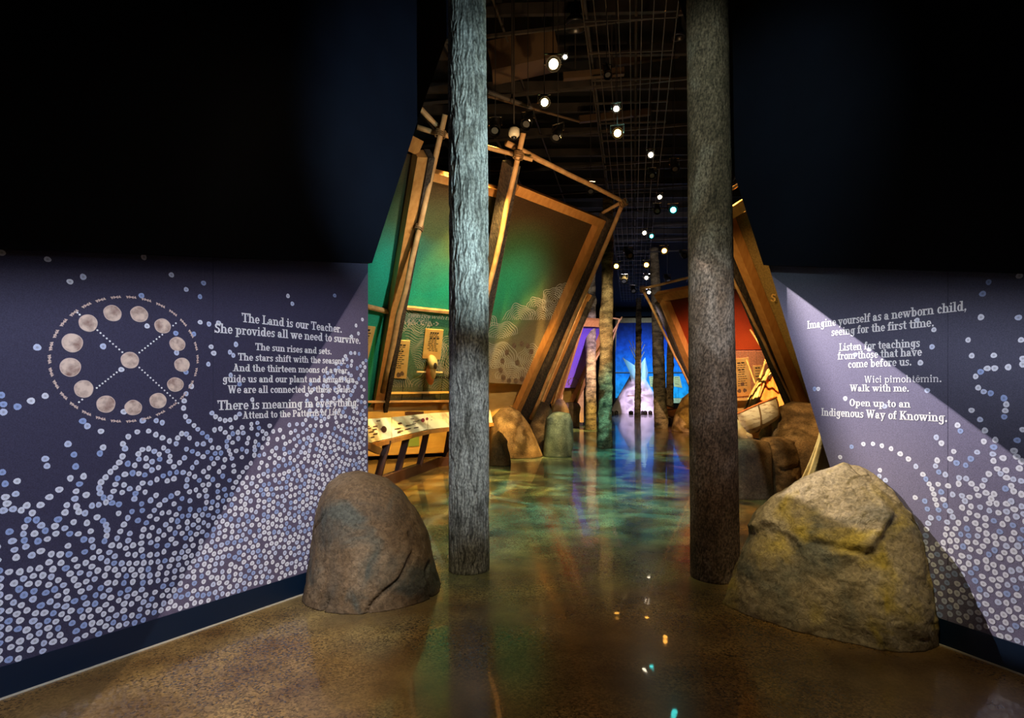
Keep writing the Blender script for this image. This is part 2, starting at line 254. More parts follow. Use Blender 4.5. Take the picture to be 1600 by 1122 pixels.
# floor: polished stained concrete, brown near the entrance, sea green further in
def floor_mat():
    m = bpy.data.materials.new('polished_concrete'); m.use_nodes = True; nt = m.node_tree; N = nt.nodes; Lk = nt.links
    b = N['Principled BSDF']
    tc = N.new('ShaderNodeTexCoord'); sep = N.new('ShaderNodeSeparateXYZ'); Lk.new(tc.outputs['Object'], sep.inputs[0])
    n1 = N.new('ShaderNodeTexNoise'); n1.inputs['Scale'].default_value = 0.9; n1.inputs['Detail'].default_value = 4; n1.inputs['Distortion'].default_value = 0.8
    Lk.new(tc.outputs['Object'], n1.inputs['Vector'])
    # |x - path centre| grows outside the painted river
    cx = N.new('ShaderNodeMath'); cx.operation = 'MULTIPLY_ADD'; Lk.new(sep.outputs['Y'], cx.inputs[0]); cx.inputs[1].default_value = 0.17; cx.inputs[2].default_value = -0.75
    dx = N.new('ShaderNodeMath'); dx.operation = 'SUBTRACT'; Lk.new(sep.outputs['X'], dx.inputs[0]); Lk.new(cx.outputs[0], dx.inputs[1])
    ab = N.new('ShaderNodeMath'); ab.operation = 'ABSOLUTE'; Lk.new(dx.outputs[0], ab.inputs[0])
    wob = N.new('ShaderNodeMath'); wob.operation = 'MULTIPLY_ADD'; Lk.new(n1.outputs['Fac'], wob.inputs[0]); wob.inputs[1].default_value = 2.6; Lk.new(ab.outputs[0], wob.inputs[2])
    mr = N.new('ShaderNodeMapRange'); mr.inputs['From Min'].default_value = 2.4; mr.inputs['From Max'].default_value = 3.5
    mr.inputs['To Min'].default_value = 1; mr.inputs['To Max'].default_value = 0
    Lk.new(wob.outputs[0], mr.inputs['Value'])
    yy = N.new('ShaderNodeMath'); yy.operation = 'MULTIPLY_ADD'; Lk.new(n1.outputs['Fac'], yy.inputs[0]); yy.inputs[1].default_value = 2.5; Lk.new(sep.outputs['Y'], yy.inputs[2])
    my = N.new('ShaderNodeMapRange'); my.inputs['From Min'].default_value = 4.6; my.inputs['From Max'].default_value = 7.2
    Lk.new(yy.outputs[0], my.inputs['Value'])
    f = N.new('ShaderNodeMath'); f.operation = 'MULTIPLY'; Lk.new(mr.outputs[0], f.inputs[0]); Lk.new(my.outputs[0], f.inputs[1])
    n2 = N.new('ShaderNodeTexNoise'); n2.inputs['Scale'].default_value = 3.2; n2.inputs['Detail'].default_value = 6
    Lk.new(tc.outputs['Object'], n2.inputs['Vector'])
    br = N.new('ShaderNodeValToRGB'); br.color_ramp.elements[0].position = 0.3; br.color_ramp.elements[1].position = 0.7
    br.color_ramp.elements[0].color = (0.125, 0.064, 0.018, 1); br.color_ramp.elements[1].color = (0.28, 0.165, 0.046, 1); Lk.new(n2.outputs['Fac'], br.inputs[0])
    tl = N.new('ShaderNodeValToRGB'); tl.color_ramp.elements[0].position = 0.3; tl.color_ramp.elements[1].position = 0.7
    tl.color_ramp.elements[0].color = (0.045, 0.14, 0.12, 1); tl.color_ramp.elements[1].color = (0.28, 0.36, 0.20, 1); Lk.new(n2.outputs['Fac'], tl.inputs[0])
    mx = N.new('ShaderNodeMix'); mx.data_type = 'RGBA'; Lk.new(f.outputs[0], mx.inputs['Factor']); Lk.new(br.outputs[0], mx.inputs['A']); Lk.new(tl.outputs[0], mx.inputs['B'])
    # aggregate specks
    v = N.new('ShaderNodeTexVoronoi'); v.inputs['Scale'].default_value = 95; Lk.new(tc.outputs['Object'], v.inputs['Vector'])
    sr = N.new('ShaderNodeSeparateColor'); Lk.new(v.outputs['Color'], sr.inputs[0])
    sp = N.new('ShaderNodeMapRange'); sp.inputs['From Min'].default_value = 0.0; sp.inputs['From Max'].default_value = 1.0; sp.inputs['To Min'].default_value = 0.15; sp.inputs['To Max'].default_value = 1.9
    Lk.new(sr.outputs[0], sp.inputs['Value'])
    n3 = N.new('ShaderNodeTexNoise'); n3.inputs['Scale'].default_value = 1.1; Lk.new(tc.outputs['Object'], n3.inputs['Vector'])
    m3 = N.new('ShaderNodeMapRange'); m3.inputs['From Min'].default_value = 0.4; m3.inputs['From Max'].default_value = 0.6; m3.inputs['To Min'].default_value = 0.15; m3.inputs['To Max'].default_value = 0.85
    Lk.new(n3.outputs['Fac'], m3.inputs['Value'])
    mm = N.new('ShaderNodeMix'); mm.data_type = 'FLOAT'; Lk.new(m3.outputs[0], mm.inputs['Factor']); mm.inputs['A'].default_value = 1.0; Lk.new(sp.outputs[0], mm.inputs['B'])
    cc = N.new('ShaderNodeVectorMath'); cc.operation = 'SCALE'; Lk.new(mx.outputs['Result'], cc.inputs[0]); Lk.new(mm.outputs['Result'], cc.inputs['Scale'])
    Lk.new(cc.outputs[0], b.inputs['Base Color'])
    b.inputs['Roughness'].default_value = 0.22; b.inputs['Specular IOR Level'].default_value = 0.4
    b.inputs['Coat Weight'].default_value = 0.4; b.inputs['Coat Roughness'].default_value = 0.03; b.inputs['Coat IOR'].default_value = 1.5
    nb = N.new('ShaderNodeTexNoise'); nb.inputs['Scale'].default_value = 2.2; nb.inputs['Detail'].default_value = 2; Lk.new(tc.outputs['Object'], nb.inputs['Vector'])
    bp = N.new('ShaderNodeBump'); bp.inputs['Strength'].default_value = 0.12; bp.inputs['Distance'].default_value = 0.02; Lk.new(nb.outputs['Fac'], bp.inputs['Height'])
    Lk.new(bp.outputs[0], b.inputs['Normal']); Lk.new(bp.outputs[0], b.inputs['Coat Normal'])
    return m
M_floor = floor_mat()

def rock_mat(name, c1, c2, c3, lich=None, sc1=2.2):
    m = bpy.data.materials.new(name); m.use_nodes = True; nt = m.node_tree; N = nt.nodes; Lk = nt.links
    b = N['Principled BSDF']; b.inputs['Roughness'].default_value = 0.75; b.inputs['Specular IOR Level'].default_value = 0.3
    tc = N.new('ShaderNodeTexCoord')
    def nz(s, d=6, dist=0.5):
        n = N.new('ShaderNodeTexNoise'); n.inputs['Scale'].default_value = s; n.inputs['Detail'].default_value = d; n.inputs['Distortion'].default_value = dist
        Lk.new(tc.outputs['Object'], n.inputs['Vector']); return n.outputs['Fac']
    r = N.new('ShaderNodeValToRGB'); e = r.color_ramp.elements
    e[0].position = 0.34; e[0].color = (*c1, 1); e[1].position = 0.66; e[1].color = (*c3, 1)
    k = e.new(0.5); k.color = (*c2, 1); Lk.new(nz(sc1), r.inputs[0])
    cur = r.outputs[0]
    if lich:
        mk = N.new('ShaderNodeMapRange'); mk.inputs['From Min'].default_value = 0.52; mk.inputs['From Max'].default_value = 0.66; Lk.new(nz(3.1, 8), mk.inputs['Value'])
        mx = N.new('ShaderNodeMix'); mx.data_type = 'RGBA'; Lk.new(mk.outputs[0], mx.inputs['Factor']); Lk.new(cur, mx.inputs['A']); mx.inputs['B'].default_value = (*lich, 1)
        cur = mx.outputs['Result']
    fine = N.new('ShaderNodeMapRange'); fine.inputs['From Min'].default_value = 0.3; fine.inputs['From Max'].default_value = 0.7; fine.inputs['To Min'].default_value = 0.55; fine.inputs['To Max'].default_value = 1.35
    Lk.new(nz(38, 8, 1.0), fine.inputs['Value'])
    s = N.new('ShaderNodeVectorMath'); s.operation = 'SCALE'; Lk.new(cur, s.inputs[0]); Lk.new(fine.outputs[0], s.inputs['Scale'])
    Lk.new(s.outputs[0], b.inputs['Base Color'])
    bp = N.new('ShaderNodeBump'); bp.inputs['Strength'].default_value = 0.7; bp.inputs['Distance'].default_value = 0.012; Lk.new(nz(30, 10, 0.8), bp.inputs['Height'])
    Lk.new(bp.outputs[0], b.inputs['Normal'])
    return m
M_rockL = rock_mat('rock_brown', (0.10, 0.085, 0.06), (0.19, 0.125, 0.065), (0.27, 0.20, 0.12), (0.11, 0.115, 0.09))
M_rockR = rock_mat('rock_tan', (0.12, 0.115, 0.08), (0.30, 0.23, 0.12), (0.40, 0.32, 0.19), (0.44, 0.32, 0.06))
M_rockM = rock_mat('rock_gallery', (0.09, 0.06, 0.035), (0.19, 0.12, 0.06), (0.30, 0.21, 0.11))
M_rockG = rock_mat('rock_slate', (0.05, 0.085, 0.085), (0.085, 0.13, 0.125), (0.14, 0.19, 0.17))

def bark_mat(name, c1, c2, c3, sz, bsc, stretch, low=None):
    m = bpy.data.materials.new(name); m.use_nodes = True; nt = m.node_tree; N = nt.nodes; Lk = nt.links
    b = N['Principled BSDF']; b.inputs['Roughness'].default_value = 0.85; b.inputs['Specular IOR Level'].default_value = 0.3
    tc = N.new('ShaderNodeTexCoord'); mp = N.new('ShaderNodeMapping'); mp.inputs['Scale'].default_value = stretch; Lk.new(tc.outputs['Object'], mp.inputs[0])
    n = N.new('ShaderNodeTexNoise'); n.inputs['Scale'].default_value = sz; n.inputs['Detail'].default_value = 6; n.inputs['Distortion'].default_value = 0.6; Lk.new(mp.outputs[0], n.inputs['Vector'])
    r = N.new('ShaderNodeValToRGB'); e = r.color_ramp.elements; e[0].position = 0.33; e[0].color = (*c1, 1); e[1].position = 0.68; e[1].color = (*c3, 1); k = e.new(0.5); k.color = (*c2, 1)
    Lk.new(n.outputs['Fac'], r.inputs[0])
    n2 = N.new('ShaderNodeTexNoise'); n2.inputs['Scale'].default_value = bsc; n2.inputs['Detail'].default_value = 8; Lk.new(mp.outputs[0], n2.inputs['Vector'])
    fm = N.new('ShaderNodeMapRange'); fm.inputs['From Min'].default_value = 0.35; fm.inputs['From Max'].default_value = 0.65; fm.inputs['To Min'].default_value = 0.45; fm.inputs['To Max'].default_value = 1.3
    Lk.new(n2.outputs['Fac'], fm.inputs['Value'])
    s = N.new('ShaderNodeVectorMath'); s.operation = 'SCALE'; Lk.new(r.outputs[0], s.inputs[0]); Lk.new(fm.outputs[0], s.inputs['Scale'])
    ga = N.new('ShaderNodeAttribute'); ga.attribute_name = 'groove'; gm = N.new('ShaderNodeVectorMath'); gm.operation = 'MULTIPLY'; Lk.new(s.outputs[0], gm.inputs[0]); Lk.new(ga.outputs['Color'], gm.inputs[1])
    Lk.new(gm.outputs[0], b.inputs['Base Color'])
    bp = N.new('ShaderNodeBump'); bp.inputs['Strength'].default_value = 0.8; bp.inputs['Distance'].default_value = 0.01; Lk.new(n2.outputs['Fac'], bp.inputs['Height'])
    Lk.new(bp.outputs[0], b.inputs['Normal'])
    return m
M_tree1 = bark_mat('furrowed_bark', (0.26, 0.26, 0.23), (0.42, 0.43, 0.40), (0.56, 0.58, 0.55), 4, 70, (1, 1, 0.6))
M_tree2 = bark_mat('stippled_bark', (0.12, 0.085, 0.05), (0.22, 0.15, 0.095), (0.34, 0.27, 0.20), 3.5, 75, (1, 1, 0.7))
M_tree3 = bark_mat('aspen_bark', (0.05, 0.04, 0.025), (0.26, 0.20, 0.11), (0.42, 0.34, 0.19), 2.4, 24, (1, 1, 2.6))

# ------------------------------------------------------------------ mesh helpers
class MB:
    def __init__(s): s.v = []; s.f = []; s.c = None
    def add(s, vs, fs):
        k = len(s.v); s.v += [tuple(x) for x in vs]; s.f += [tuple(i+k for i in f) for f in fs]
    def beam(s, p0, p1, w, h, up=(0, 0, 1), w1=None, h1=None):
        p0 = Vector(p0); p1 = Vector(p1); d = (p1-p0).normalized(); up = Vector(up)
        a = d.cross(up).normalized(); b = a.cross(d).normalized()
        w1 = w1 or w; h1 = h1 or h
        vs = [p0+a*(x*w/2)+b*(y*h/2) for x, y in ((-1, -1), (1, -1), (1, 1), (-1, 1))]+[p1+a*(x*w1/2)+b*(y*h1/2) for x, y in ((-1, -1), (1, -1), (1, 1), (-1, 1))]
        s.add(vs, [(3, 2, 1, 0), (4, 5, 6, 7), (0, 1, 5, 4), (1, 2, 6, 5), (2, 3, 7, 6), (3, 0, 4, 7)]); return s
    def box(s, lo, hi):
        x0, y0, z0 = lo; x1, y1, z1 = hi
        s.add([(x0, y0, z0), (x1, y0, z0), (x1, y1, z0), (x0, y1, z0), (x0, y0, z1), (x1, y0, z1), (x1, y1, z1), (x0, y1, z1)],
              [(3, 2, 1, 0), (4, 5, 6, 7), (0, 1, 5, 4), (1, 2, 6, 5), (2, 3, 7, 6), (3, 0, 4, 7)]); return s
    def tube(s, pts, rad, n=10, cap=True):
        pts = [Vector(p) for p in pts]
        if not hasattr(rad, '__len__'): rad = [rad]*len(pts)
        k = len(s.v); ref = None
        for i, p in enumerate(pts):
            d = (pts[min(i+1, len(pts)-1)]-pts[max(i-1, 0)]).normalized()
            if ref is None: ref = d.orthogonal().normalized()
            ref = (ref-d*ref.dot(d)).normalized(); b = d.cross(ref)
            for j in range(n):
                t = 2*PI*j/n; s.v.append(tuple(p+(ref*math.cos(t)+b*math.sin(t))*rad[i]))
        m = len(pts)
        for i in range(m-1):
            for j in range(n):
                a = k+i*n+j; b2 = k+i*n+(j+1) % n; s.f.append((a, b2, b2+n, a+n))
        if cap:
            s.f.append(tuple(k+j for j in range(n-1, -1, -1))); s.f.append(tuple(k+(m-1)*n+j for j in range(n)))
        return s
    def slab(s, pts, th, n=None):
        """polygon extruded by th against its normal n"""
        pts = [Vector(p) for p in pts]; m = len(pts)
        if n is None:
            n = (pts[1]-pts[0]).cross(pts[2]-pts[0]).normalized()
            if n.dot(Vector((0, 0, EYE))-pts[0]) < 0: n = -n
        back = [p-n*th for p in pts]
        c = sum((pts[i]-pts[0]).cross(pts[(i+1) % m]-pts[0]).dot(n) for i in range(1, m-1))
        if c < 0: pts.reverse(); back.reverse()
        s.add(pts+back, [tuple(range(m)), tuple(range(2*m-1, m-1, -1))]+[(i, i+m, (i+1) % m+m, (i+1) % m) for i in range(m)]); return s
    def mesh(s, name, m, loc=(0, 0, 0), smooth=False):
        me = bpy.data.meshes.new(name); l = Vector(loc)
        me.from_pydata([tuple(Vector(v)-l) for v in s.v], [], s.f); me.update()
        if m: me.materials.append(m)
        if smooth: me.polygons.foreach_set('use_smooth', [True]*len(me.polygons))
        return me
def wloc(o):
    l = Vector(o.location)
    while o.parent: o = o.parent; l = l+Vector(o.location)
    return l
def thing(name, label, cat, loc, group=None):
    o = bpy.data.objects.new(name, None); C.objects.link(o); o.location = loc; o.empty_display_size = 0.1
    o['label'] = label; o['category'] = cat
    if group: o['group'] = group
    return o
def part(name, mb, m, parent, smooth=False, label=None, kind=None):
    l = wloc(parent); o = bpy.data.objects.new(name, mb.mesh(name, m, l, smooth)); C.objects.link(o); o.parent = parent
    if label: o['label'] = label
    if kind: o['kind'] = kind
    return o
def single(name, mb, m, label, cat, loc, group=None, smooth=False, kind=None):
    o = bpy.data.objects.new(name, mb.mesh(name, m, loc, smooth)); C.objects.link(o); o.location = loc
    o['label'] = label; o['category'] = cat
    if group: o['group'] = group
    if kind: o['kind'] = kind
    return o
def struct(name, mb, m, label=None, cat='structure'):
    o = bpy.data.objects.new(name, mb.mesh(name, m)); C.objects.link(o); o['kind'] = 'structure'
    if label: o['label'] = label; o['category'] = cat
    return o
rnd = random.Random(7)

# ------------------------------------------------------------------ room shell
struct('floor', MB().box((-12, -3, -0.1), (24, 51, 0)), M_floor, 'polished stained concrete floor, brown at the entrance and sea green along the gallery', 'floor')
CZ = 8.8
struct('ceiling', MB().box((-12, -3, CZ), (24, 51, CZ+0.1)), M_deck, 'black ceiling deck high above the gallery', 'ceiling')
struct('wall_back', MB().box((-12, 50.8, 0), (24, 51, CZ)), M_curtain, 'dark end wall far behind the tipi', 'wall')
struct('wall_entrance', MB().box((-12, -3.1, 0), (24, -3, CZ)), M_navy, 'dark wall behind the visitor', 'wall')
struct('wall_gallery_left', MB().box((-12.1, -3, 0), (-12, 51, CZ)), M_curtain, 'dark outer wall left of the gallery', 'wall')
struct('wall_gallery_right', MB().box((24, -3, 0), (24.1, 51, CZ)), M_curtain, 'dark outer wall right of the gallery', 'wall')

BB = 0.158
def wall_pt(pl, base, d, t, z, off=0.0):
    return base+d*t+Vector((0, 0, z))+pl.n*off
dL = (gL1-gL0).normalized(); dR = (gR0-gR1).normalized()      # towards far end left / towards near right
def uL(p): return (Vector(p)-gL0).dot(dL)
def uR(p): return (Vector(p)-gR1).dot(dR)
def pL(u, z, off=0.0): return Vector((gL0.x, gL0.y, 0))+dL*u+Vector((0, 0, z))+PL.n*off
def pR(u, z, off=0.0): return Vector((gR1.x, gR1.y, 0))+dR*u+Vector((0, 0, z))+PR.n*off
TH = 0.16
# left: mural wall ends in a vertical edge
uLe = uL(PL.at(575, 700)); zLt0 = LT[0].z; zLt1 = LT[1].z; kL = (zLt1-zLt0)/(uL(LT[1])-uL(LT[0]))
def zLtop(u): return zLt0+kL*(u-uL(LT[0]))
u0 = -3.6
wl = struct('wall_left', MB().slab([pL(u0, 0, -0.012), pL(uLe, 0, -0.012), pL(uLe, zLtop(uLe)+0.3, -0.012), pL(u0, zLtop(u0)+0.3, -0.012)], TH, PL.n), M_navy,
            'left entrance wall carrying a purple dotted mural about the land as teacher', 'wall')
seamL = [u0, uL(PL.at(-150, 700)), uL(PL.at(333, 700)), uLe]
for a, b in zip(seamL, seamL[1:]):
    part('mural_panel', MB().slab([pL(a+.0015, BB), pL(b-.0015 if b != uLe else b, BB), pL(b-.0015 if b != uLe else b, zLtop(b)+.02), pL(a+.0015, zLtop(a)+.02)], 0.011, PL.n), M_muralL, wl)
up = [(575, 412), (655, 165), (700, 40)]
q = [PL.at(*x) for x in up]; kk = (uL(q[2])-uL(q[1]))/(q[2].z-q[1].z)
topu = uL(q[2])+kk*(CZ-q[2].z)
struct('wall_left_upper', MB().slab([pL(u0, zLtop(u0), .05), pL(uL(q[0]), q[0].z, .05), pL(uL(q[1]), q[1].z, .05), pL(uL(q[2]), q[2].z, .05), pL(topu, CZ, .05), pL(u0, CZ, .05)], TH+.1, PL.n), M_navy,
       'near black wall above the left mural with a slanting inner edge', 'wall')
struct('baseboard_left', MB().slab([pL(u0, 0, .004), pL(uLe, 0, .004), pL(uLe, BB, .004), pL(u0, BB, .004)], .016, PL.n), M_base, 'dark blue baseboard under the left mural', 'baseboard')
struct('trim_left', MB().slab([pL(u0, 0, .012), pL(uLe, 0, .012), pL(uLe, .008, .012), pL(u0, .008, .012)], .008, PL.n), M_dome)
# right: mural wall ends in a slanting edge
r1 = PR.at(1295, 725); r2 = PR.at(1205, 430)
ku = (uR(r2)-uR(r1))/(r2.z-r1.z)
def uRedge(z): return uR(r1)+ku*(z-r1.z)
zRt0, zRt1 = RT[0].z, RT[1].z; kR = (zRt1-zRt0)/(uR(RT[1])-uR(RT[0]))
def zRtop(u): return zRt0+kR*(u-uR(RT[0]))
u1 = 5.0
wr = struct('wall_right', MB().slab([pR(uRedge(0), 0, -.012), pR(u1, 0, -.012), pR(u1, zRtop(u1)+.3, -.012), pR(uRedge(zRt0), zRt0+.1, -.012)], TH, PR.n), M_navy,
            'right entrance wall with a slanting edge and a purple dotted mural about walking with me', 'wall')
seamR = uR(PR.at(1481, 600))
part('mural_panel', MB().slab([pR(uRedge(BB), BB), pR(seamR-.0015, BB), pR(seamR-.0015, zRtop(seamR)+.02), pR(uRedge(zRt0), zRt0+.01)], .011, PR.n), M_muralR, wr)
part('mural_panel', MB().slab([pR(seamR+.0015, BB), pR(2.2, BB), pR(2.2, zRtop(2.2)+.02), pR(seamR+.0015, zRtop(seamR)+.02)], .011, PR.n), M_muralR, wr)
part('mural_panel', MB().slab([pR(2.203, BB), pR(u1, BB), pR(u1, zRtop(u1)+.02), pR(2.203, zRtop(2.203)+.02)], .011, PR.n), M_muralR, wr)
e2 = PR.at(1145, 245)
kk2 = (uR(e2)-uR(RT[0]))/(e2.z-RT[0].z)
struct('wall_right_upper', MB().slab([pR(u1, zRtop(u1), .05), pR(uR(RT[0]), zRt0, .05), pR(uR(e2), e2.z, .05), pR(uR(e2)+kk2*(CZ-e2.z), CZ, .05), pR(u1, CZ, .05)], TH+.1, PR.n), M_navy,
       'near black wall above the right mural with a slanting inner edge', 'wall')
struct('baseboard_right', MB().slab([pR(uRedge(0), 0, .004), pR(u1, 0, .004), pR(u1, BB, .004), pR(uRedge(BB), BB, .004)], .016, PR.n), M_base, 'dark blue baseboard under the right mural', 'baseboard')
struct('trim_right', MB().slab([pR(uRedge(0), 0, .012), pR(u1, 0, .012), pR(u1, .008, .012), pR(uRedge(0), .008, .012)], .008, PR.n), M_dome)

# ------------------------------------------------------------------ printed dots
class Dots:
    def __init__(s, S): s.S = S; s.pts = []; s.grid = {}
    def near(s, u, z, r, skip=0):
        i, j = int(u//s.S), int(z//s.S)
        for a in (-1, 0, 1):
            for b in (-1, 0, 1):
                for k in s.grid.get((i+a, j+b), ()):
                    if k >= len(s.pts)-skip: continue
                    q = s.pts[k]
                    if (q[0]-u)**2+(q[1]-z)**2 < r*r: return True
        return False
    def add(s, u, z, r=None):
        s.grid.setdefault((int(u//s.S), int(z//s.S)), []).append(len(s.pts)); s.pts.append((u, z, r or rnd.uniform(.0150, .0178)))
def interp(tab, x):
    if x <= tab[0][0]: return tab[0][1]
    for (a, b), (c, d) in zip(tab, tab[1:]):
        if x <= c: return b+(d-b)*(x-a)/(c-a)
    return tab[-1][1]
def topx(p):   # pixel of a wall point
    Y = p.y
    return CXP+p.x/Y*F, HY-(p.z-EYE)/Y*F
def build_dots(pfun, ufun, plane, explicit, full, chain, ulim, zmax, parent, nchain):
    S = .0395; D = Dots(S)
    for px, py in explicit:
        p = plane.at(px, py); u, z = ufun(p), p.z
        if not D.near(u, z, .02): D.add(u, z)
    # chains wander upward from the packed zone
    def inside(u, z, tab, slack=0):
        p = pfun(u, z)
        if p.y < 0.4: return z < .9
        px, py = topx(p); return py > interp(tab, px)+slack
    for _ in range(nchain):
        for _t in range(60):
            u = rnd.uniform(*ulim); z = rnd.uniform(BB+.02, zmax)
            if inside(u, z, chain) and not inside(u, z, full, 25) and not D.near(u, z, S*.95): break
        else: continue
        a = rnd.uniform(0, 2*PI); k = rnd.choice((-1, 1))*rnd.uniform(0, 7)
        m = rnd.randint(5, 22); col = 0
        for i in range(m):
            if not inside(u, z, chain) or not (ulim[0] < u < ulim[1]) or z < BB: break
            if D.near(u, z, S*.9, 1):
                col += 1
                if col > 1: break
            else: D.add(u, z)
            a += k*S; 
            if rnd.random() < .12: k = rnd.choice((-1, 1))*rnd.uniform(0, 7)
            u += S*math.cos(a); z += S*math.sin(a)
    # packed zone, grown dot by dot from its neighbours
    seeds = []
    for _ in range(60):
        u = rnd.uniform(*ulim); z = rnd.uniform(BB+.02, .5)
        if inside(u, z, full) and not D.near(u, z, S*.9): D.add(u, z)
    i = 0
    while i < len(D.pts):
        u, z, _ = D.pts[i]; i += 1
        if not inside(u, z, full, -10): continue
        a0 = rnd.uniform(0, 2*PI)
        for j in range(14):
            a = a0+j*2*PI/14+rnd.uniform(-.1, .1); r = S*rnd.uniform(.96, 1.03)
            x, y = u+r*math.cos(a), z+r*math.sin(a)
            if ulim[0] < x < ulim[1] and y > BB+.012 and inside(x, y, full) and not D.near(x, y, S*.945): D.add(x, y)
    mb = MB(); cols = []
    n = 10
    for u, z, r in D.pts:
        t = rnd.random()
        base = Vector((0.80, 0.82, 0.90)) if t < .55 else (Vector((0.62, 0.68, 0.86)) if t < .8 else Vector((0.36, 0.46, 0.74)))
        ph = rnd.uniform(0, 6.28); ex = rnd.uniform(.9, 1.08)
        vs = [pfun(u, z, .0012)]; cs = [base*.80]
        for rr, cm in ((.24, .55), (.42, .97), (.78, .95), (.86, 1.0), (1.0, .95)):
            for j in range(n):
                a = 2*PI*j/n; q = r*rr*(1+.05*math.sin(3*a+ph))
                vs.append(pfun(u+q*ex*math.cos(a), z+q/ex*math.sin(a), .0012)); cs.append(base*cm)
        fs = [(0, 1+j, 1+(j+1) % n) for j in range(n)]
        for k in range(4):
            for j in range(n): fs.append((1+k*n+j, 1+(k+1)*n+j, 1+(k+1)*n+(j+1) % n, 1+k*n+(j+1) % n))
        mb.add(vs, fs); cols += cs
    o = part('printed_dots', mb, M_dot, parent, kind='stuff')
    at = o.data.color_attributes.new('tint', 'FLOAT_COLOR', 'POINT')
    arr = np.ones((len(cols), 4), dtype=np.float32); arr[:, :3] = np.array([tuple(c) for c in cols]); at.data.foreach_set('color', arr.ravel())
    return len(D.pts)
def zz(l, ox, oy, s): return [(ox+x/s, oy+y/s) for x, y in l]
exL = zz([(8,80),(238,113),(720,102),(350,225),(416,201),(858,191),(932,264),(1019,232),(1001,300),(708,295),(736,447),(1002,428),(1046,437),(1094,432),(970,487),(880,483),(884,580),(186,554),(516,549),(1057,551),(1070,583),(1043,638),(1181,539),(1151,578),(1168,594),(607,665),(931,678),(958,749),(932,786),(922,822),(919,858),(928,900),(945,924),(971,945),(990,964),(1013,983),(1037,1002),(1054,1020),(1155,693),(1199,738),(1263,816),(226,797),(155,822),(87,851),(16,839),(17,878),(5,793),(414,923),(437,948),(505,974),(714,921),(782,921),(812,931),(620,876),(687,977),(642,1001),(744,973),(780,991),(813,1007),(848,1023),(340,1038),(370,1091),(516,1055),(500,1085),(226,1112),(615,1037),(626,1061),(613,1100),(1061,883),(1079,901),(1101,914),(1127,920),(1152,917),(1180,905),(1199,888)], 0, 370, 3.205)
exL += zz([(289,219),(323,215),(267,243),(270,272),(354,229),(405,210),(428,228),(440,256),(438,284),(381,245),(384,272),(399,154),(437,174),(474,187),(162,290),(140,318),(114,341),(87,371),(62,398),(52,430),(58,458),(76,482),(89,508),(153,377),(193,355),(235,348),(269,351),(302,358),(141,410),(131,447),(113,481),(123,512),(188,413),(178,454),(290,403),(267,431),(251,460),(245,489),(160,519),(482,156),(504,132),(530,134),(547,156),(763,153),(784,132),(812,125),(841,128),(870,157),(863,184),(751,174),(751,202),(763,225),(771,246),(779,268),(783,181),(835,217),(834,261),(886,80),(887,104),(919,73),(927,101),(947,119),(967,133),(979,160),(975,187),(908,176),(926,193),(945,208),(903,204),(905,222),(902,250)], 140, 640, 3.507)
exL += zz([(40,43),(502,79),(714,38),(40,172),(86,181),(131,175),(821,188),(853,158),(799,243),(833,228),(220,282),(97,295),(108,327),(83,383),(795,326),(815,326),(836,330),(768,342),(775,357),(800,366),(797,388),(784,428),(797,438),(440,712),(457,747),(487,686),(525,682),(100,628),(120,645),(145,660),(168,662),(190,663),(211,650),(480,40)], 300, 450, 3.205)
exL += zz([(187,46),(195,75),(308,28),(314,77),(415,22),(292,126),(347,118),(330,150),(316,180),(311,211),(358,195),(246,173),(205,204),(168,237),(111,239),(88,259),(134,270),(115,299),(102,328),(97,357),(101,384),(107,410),(151,299),(171,322),(188,344),(270,268),(241,297),(228,325),(232,356),(9,101),(71,138),(21,149),(65,191),(22,204),(29,231),(14,260),(54,254),(39,348),(51,387),(60,423),(67,455),(318,243),(327,265),(353,271),(382,240),(410,236),(441,226),(403,288),(428,303),(440,320),(445,341),(443,365),(434,387)], 0, 700, 2.66)
exR = zz([(1290,153),(1255,221),(1245,358),(1464,360),(1470,116),(1170,491),(1480,491),(1191,583),(1320,581),(1490,600),(1490,633),(1404,650),(1325,656),(1282,657),(1243,677),(1214,704),(1229,770),(1261,793),(1302,802),(1379,831),(1393,867),(1387,904),(1381,940),(1190,902),(1240,956),(1108,989),(1125,1023),(1268,1020),(1262,1084),(1329,1075),(1457,1077),(1490,1015),(984,1060),(1014,1094),(970,431),(959,531),(891,624),(931,786),(872,376),(592,546),(510,577),(272,777),(294,777),(452,833),(489,1115),(558,1099),(614,1098),(666,1109),(682,878)], 1200, 400, 3.74)
exR += zz([(90,176),(308,140),(347,162),(382,184),(414,216),(444,250),(457,270),(471,291),(483,312),(491,334),(496,357),(503,380),(511,402),(512,437),(576,152),(561,183),(588,201),(627,211),(649,183),(676,155),(505,190),(498,214),(512,240),(540,251),(599,265),(629,268),(597,290),(652,290),(673,312),(699,299),(708,274),(726,248),(509,292),(522,325),(552,299),(571,336),(531,357),(540,383),(560,407),(611,341),(624,364),(644,347),(612,392),(572,432),(548,454),(583,482),(260,232),(258,258),(284,275),(411,349),(452,364),(463,398),(709,62),(705,109),(753,103),(747,133),(743,163),(746,192),(762,226),(776,247),(802,264),(831,271),(822,299),(832,322),(787,180),(799,232),(848,104),(834,149),(845,174),(866,194),(857,224),(865,278),(797,311),(866,335),(822,365),(802,376),(867,387),(714,329),(736,354),(748,334),(728,374),(759,375),(681,340),(689,390)], 1280, 650, 2.7375)
fullL = [(-400, 900), (0, 893), (100, 880), (200, 838), (300, 800), (400, 740), (480, 690), (575, 640)]
chainL = [(-400, 760), (0, 840), (80, 800), (150, 760), (220, 700), (290, 672), (360, 668), (470, 655), (480, 600), (520, 572), (545, 545), (575, 520)]
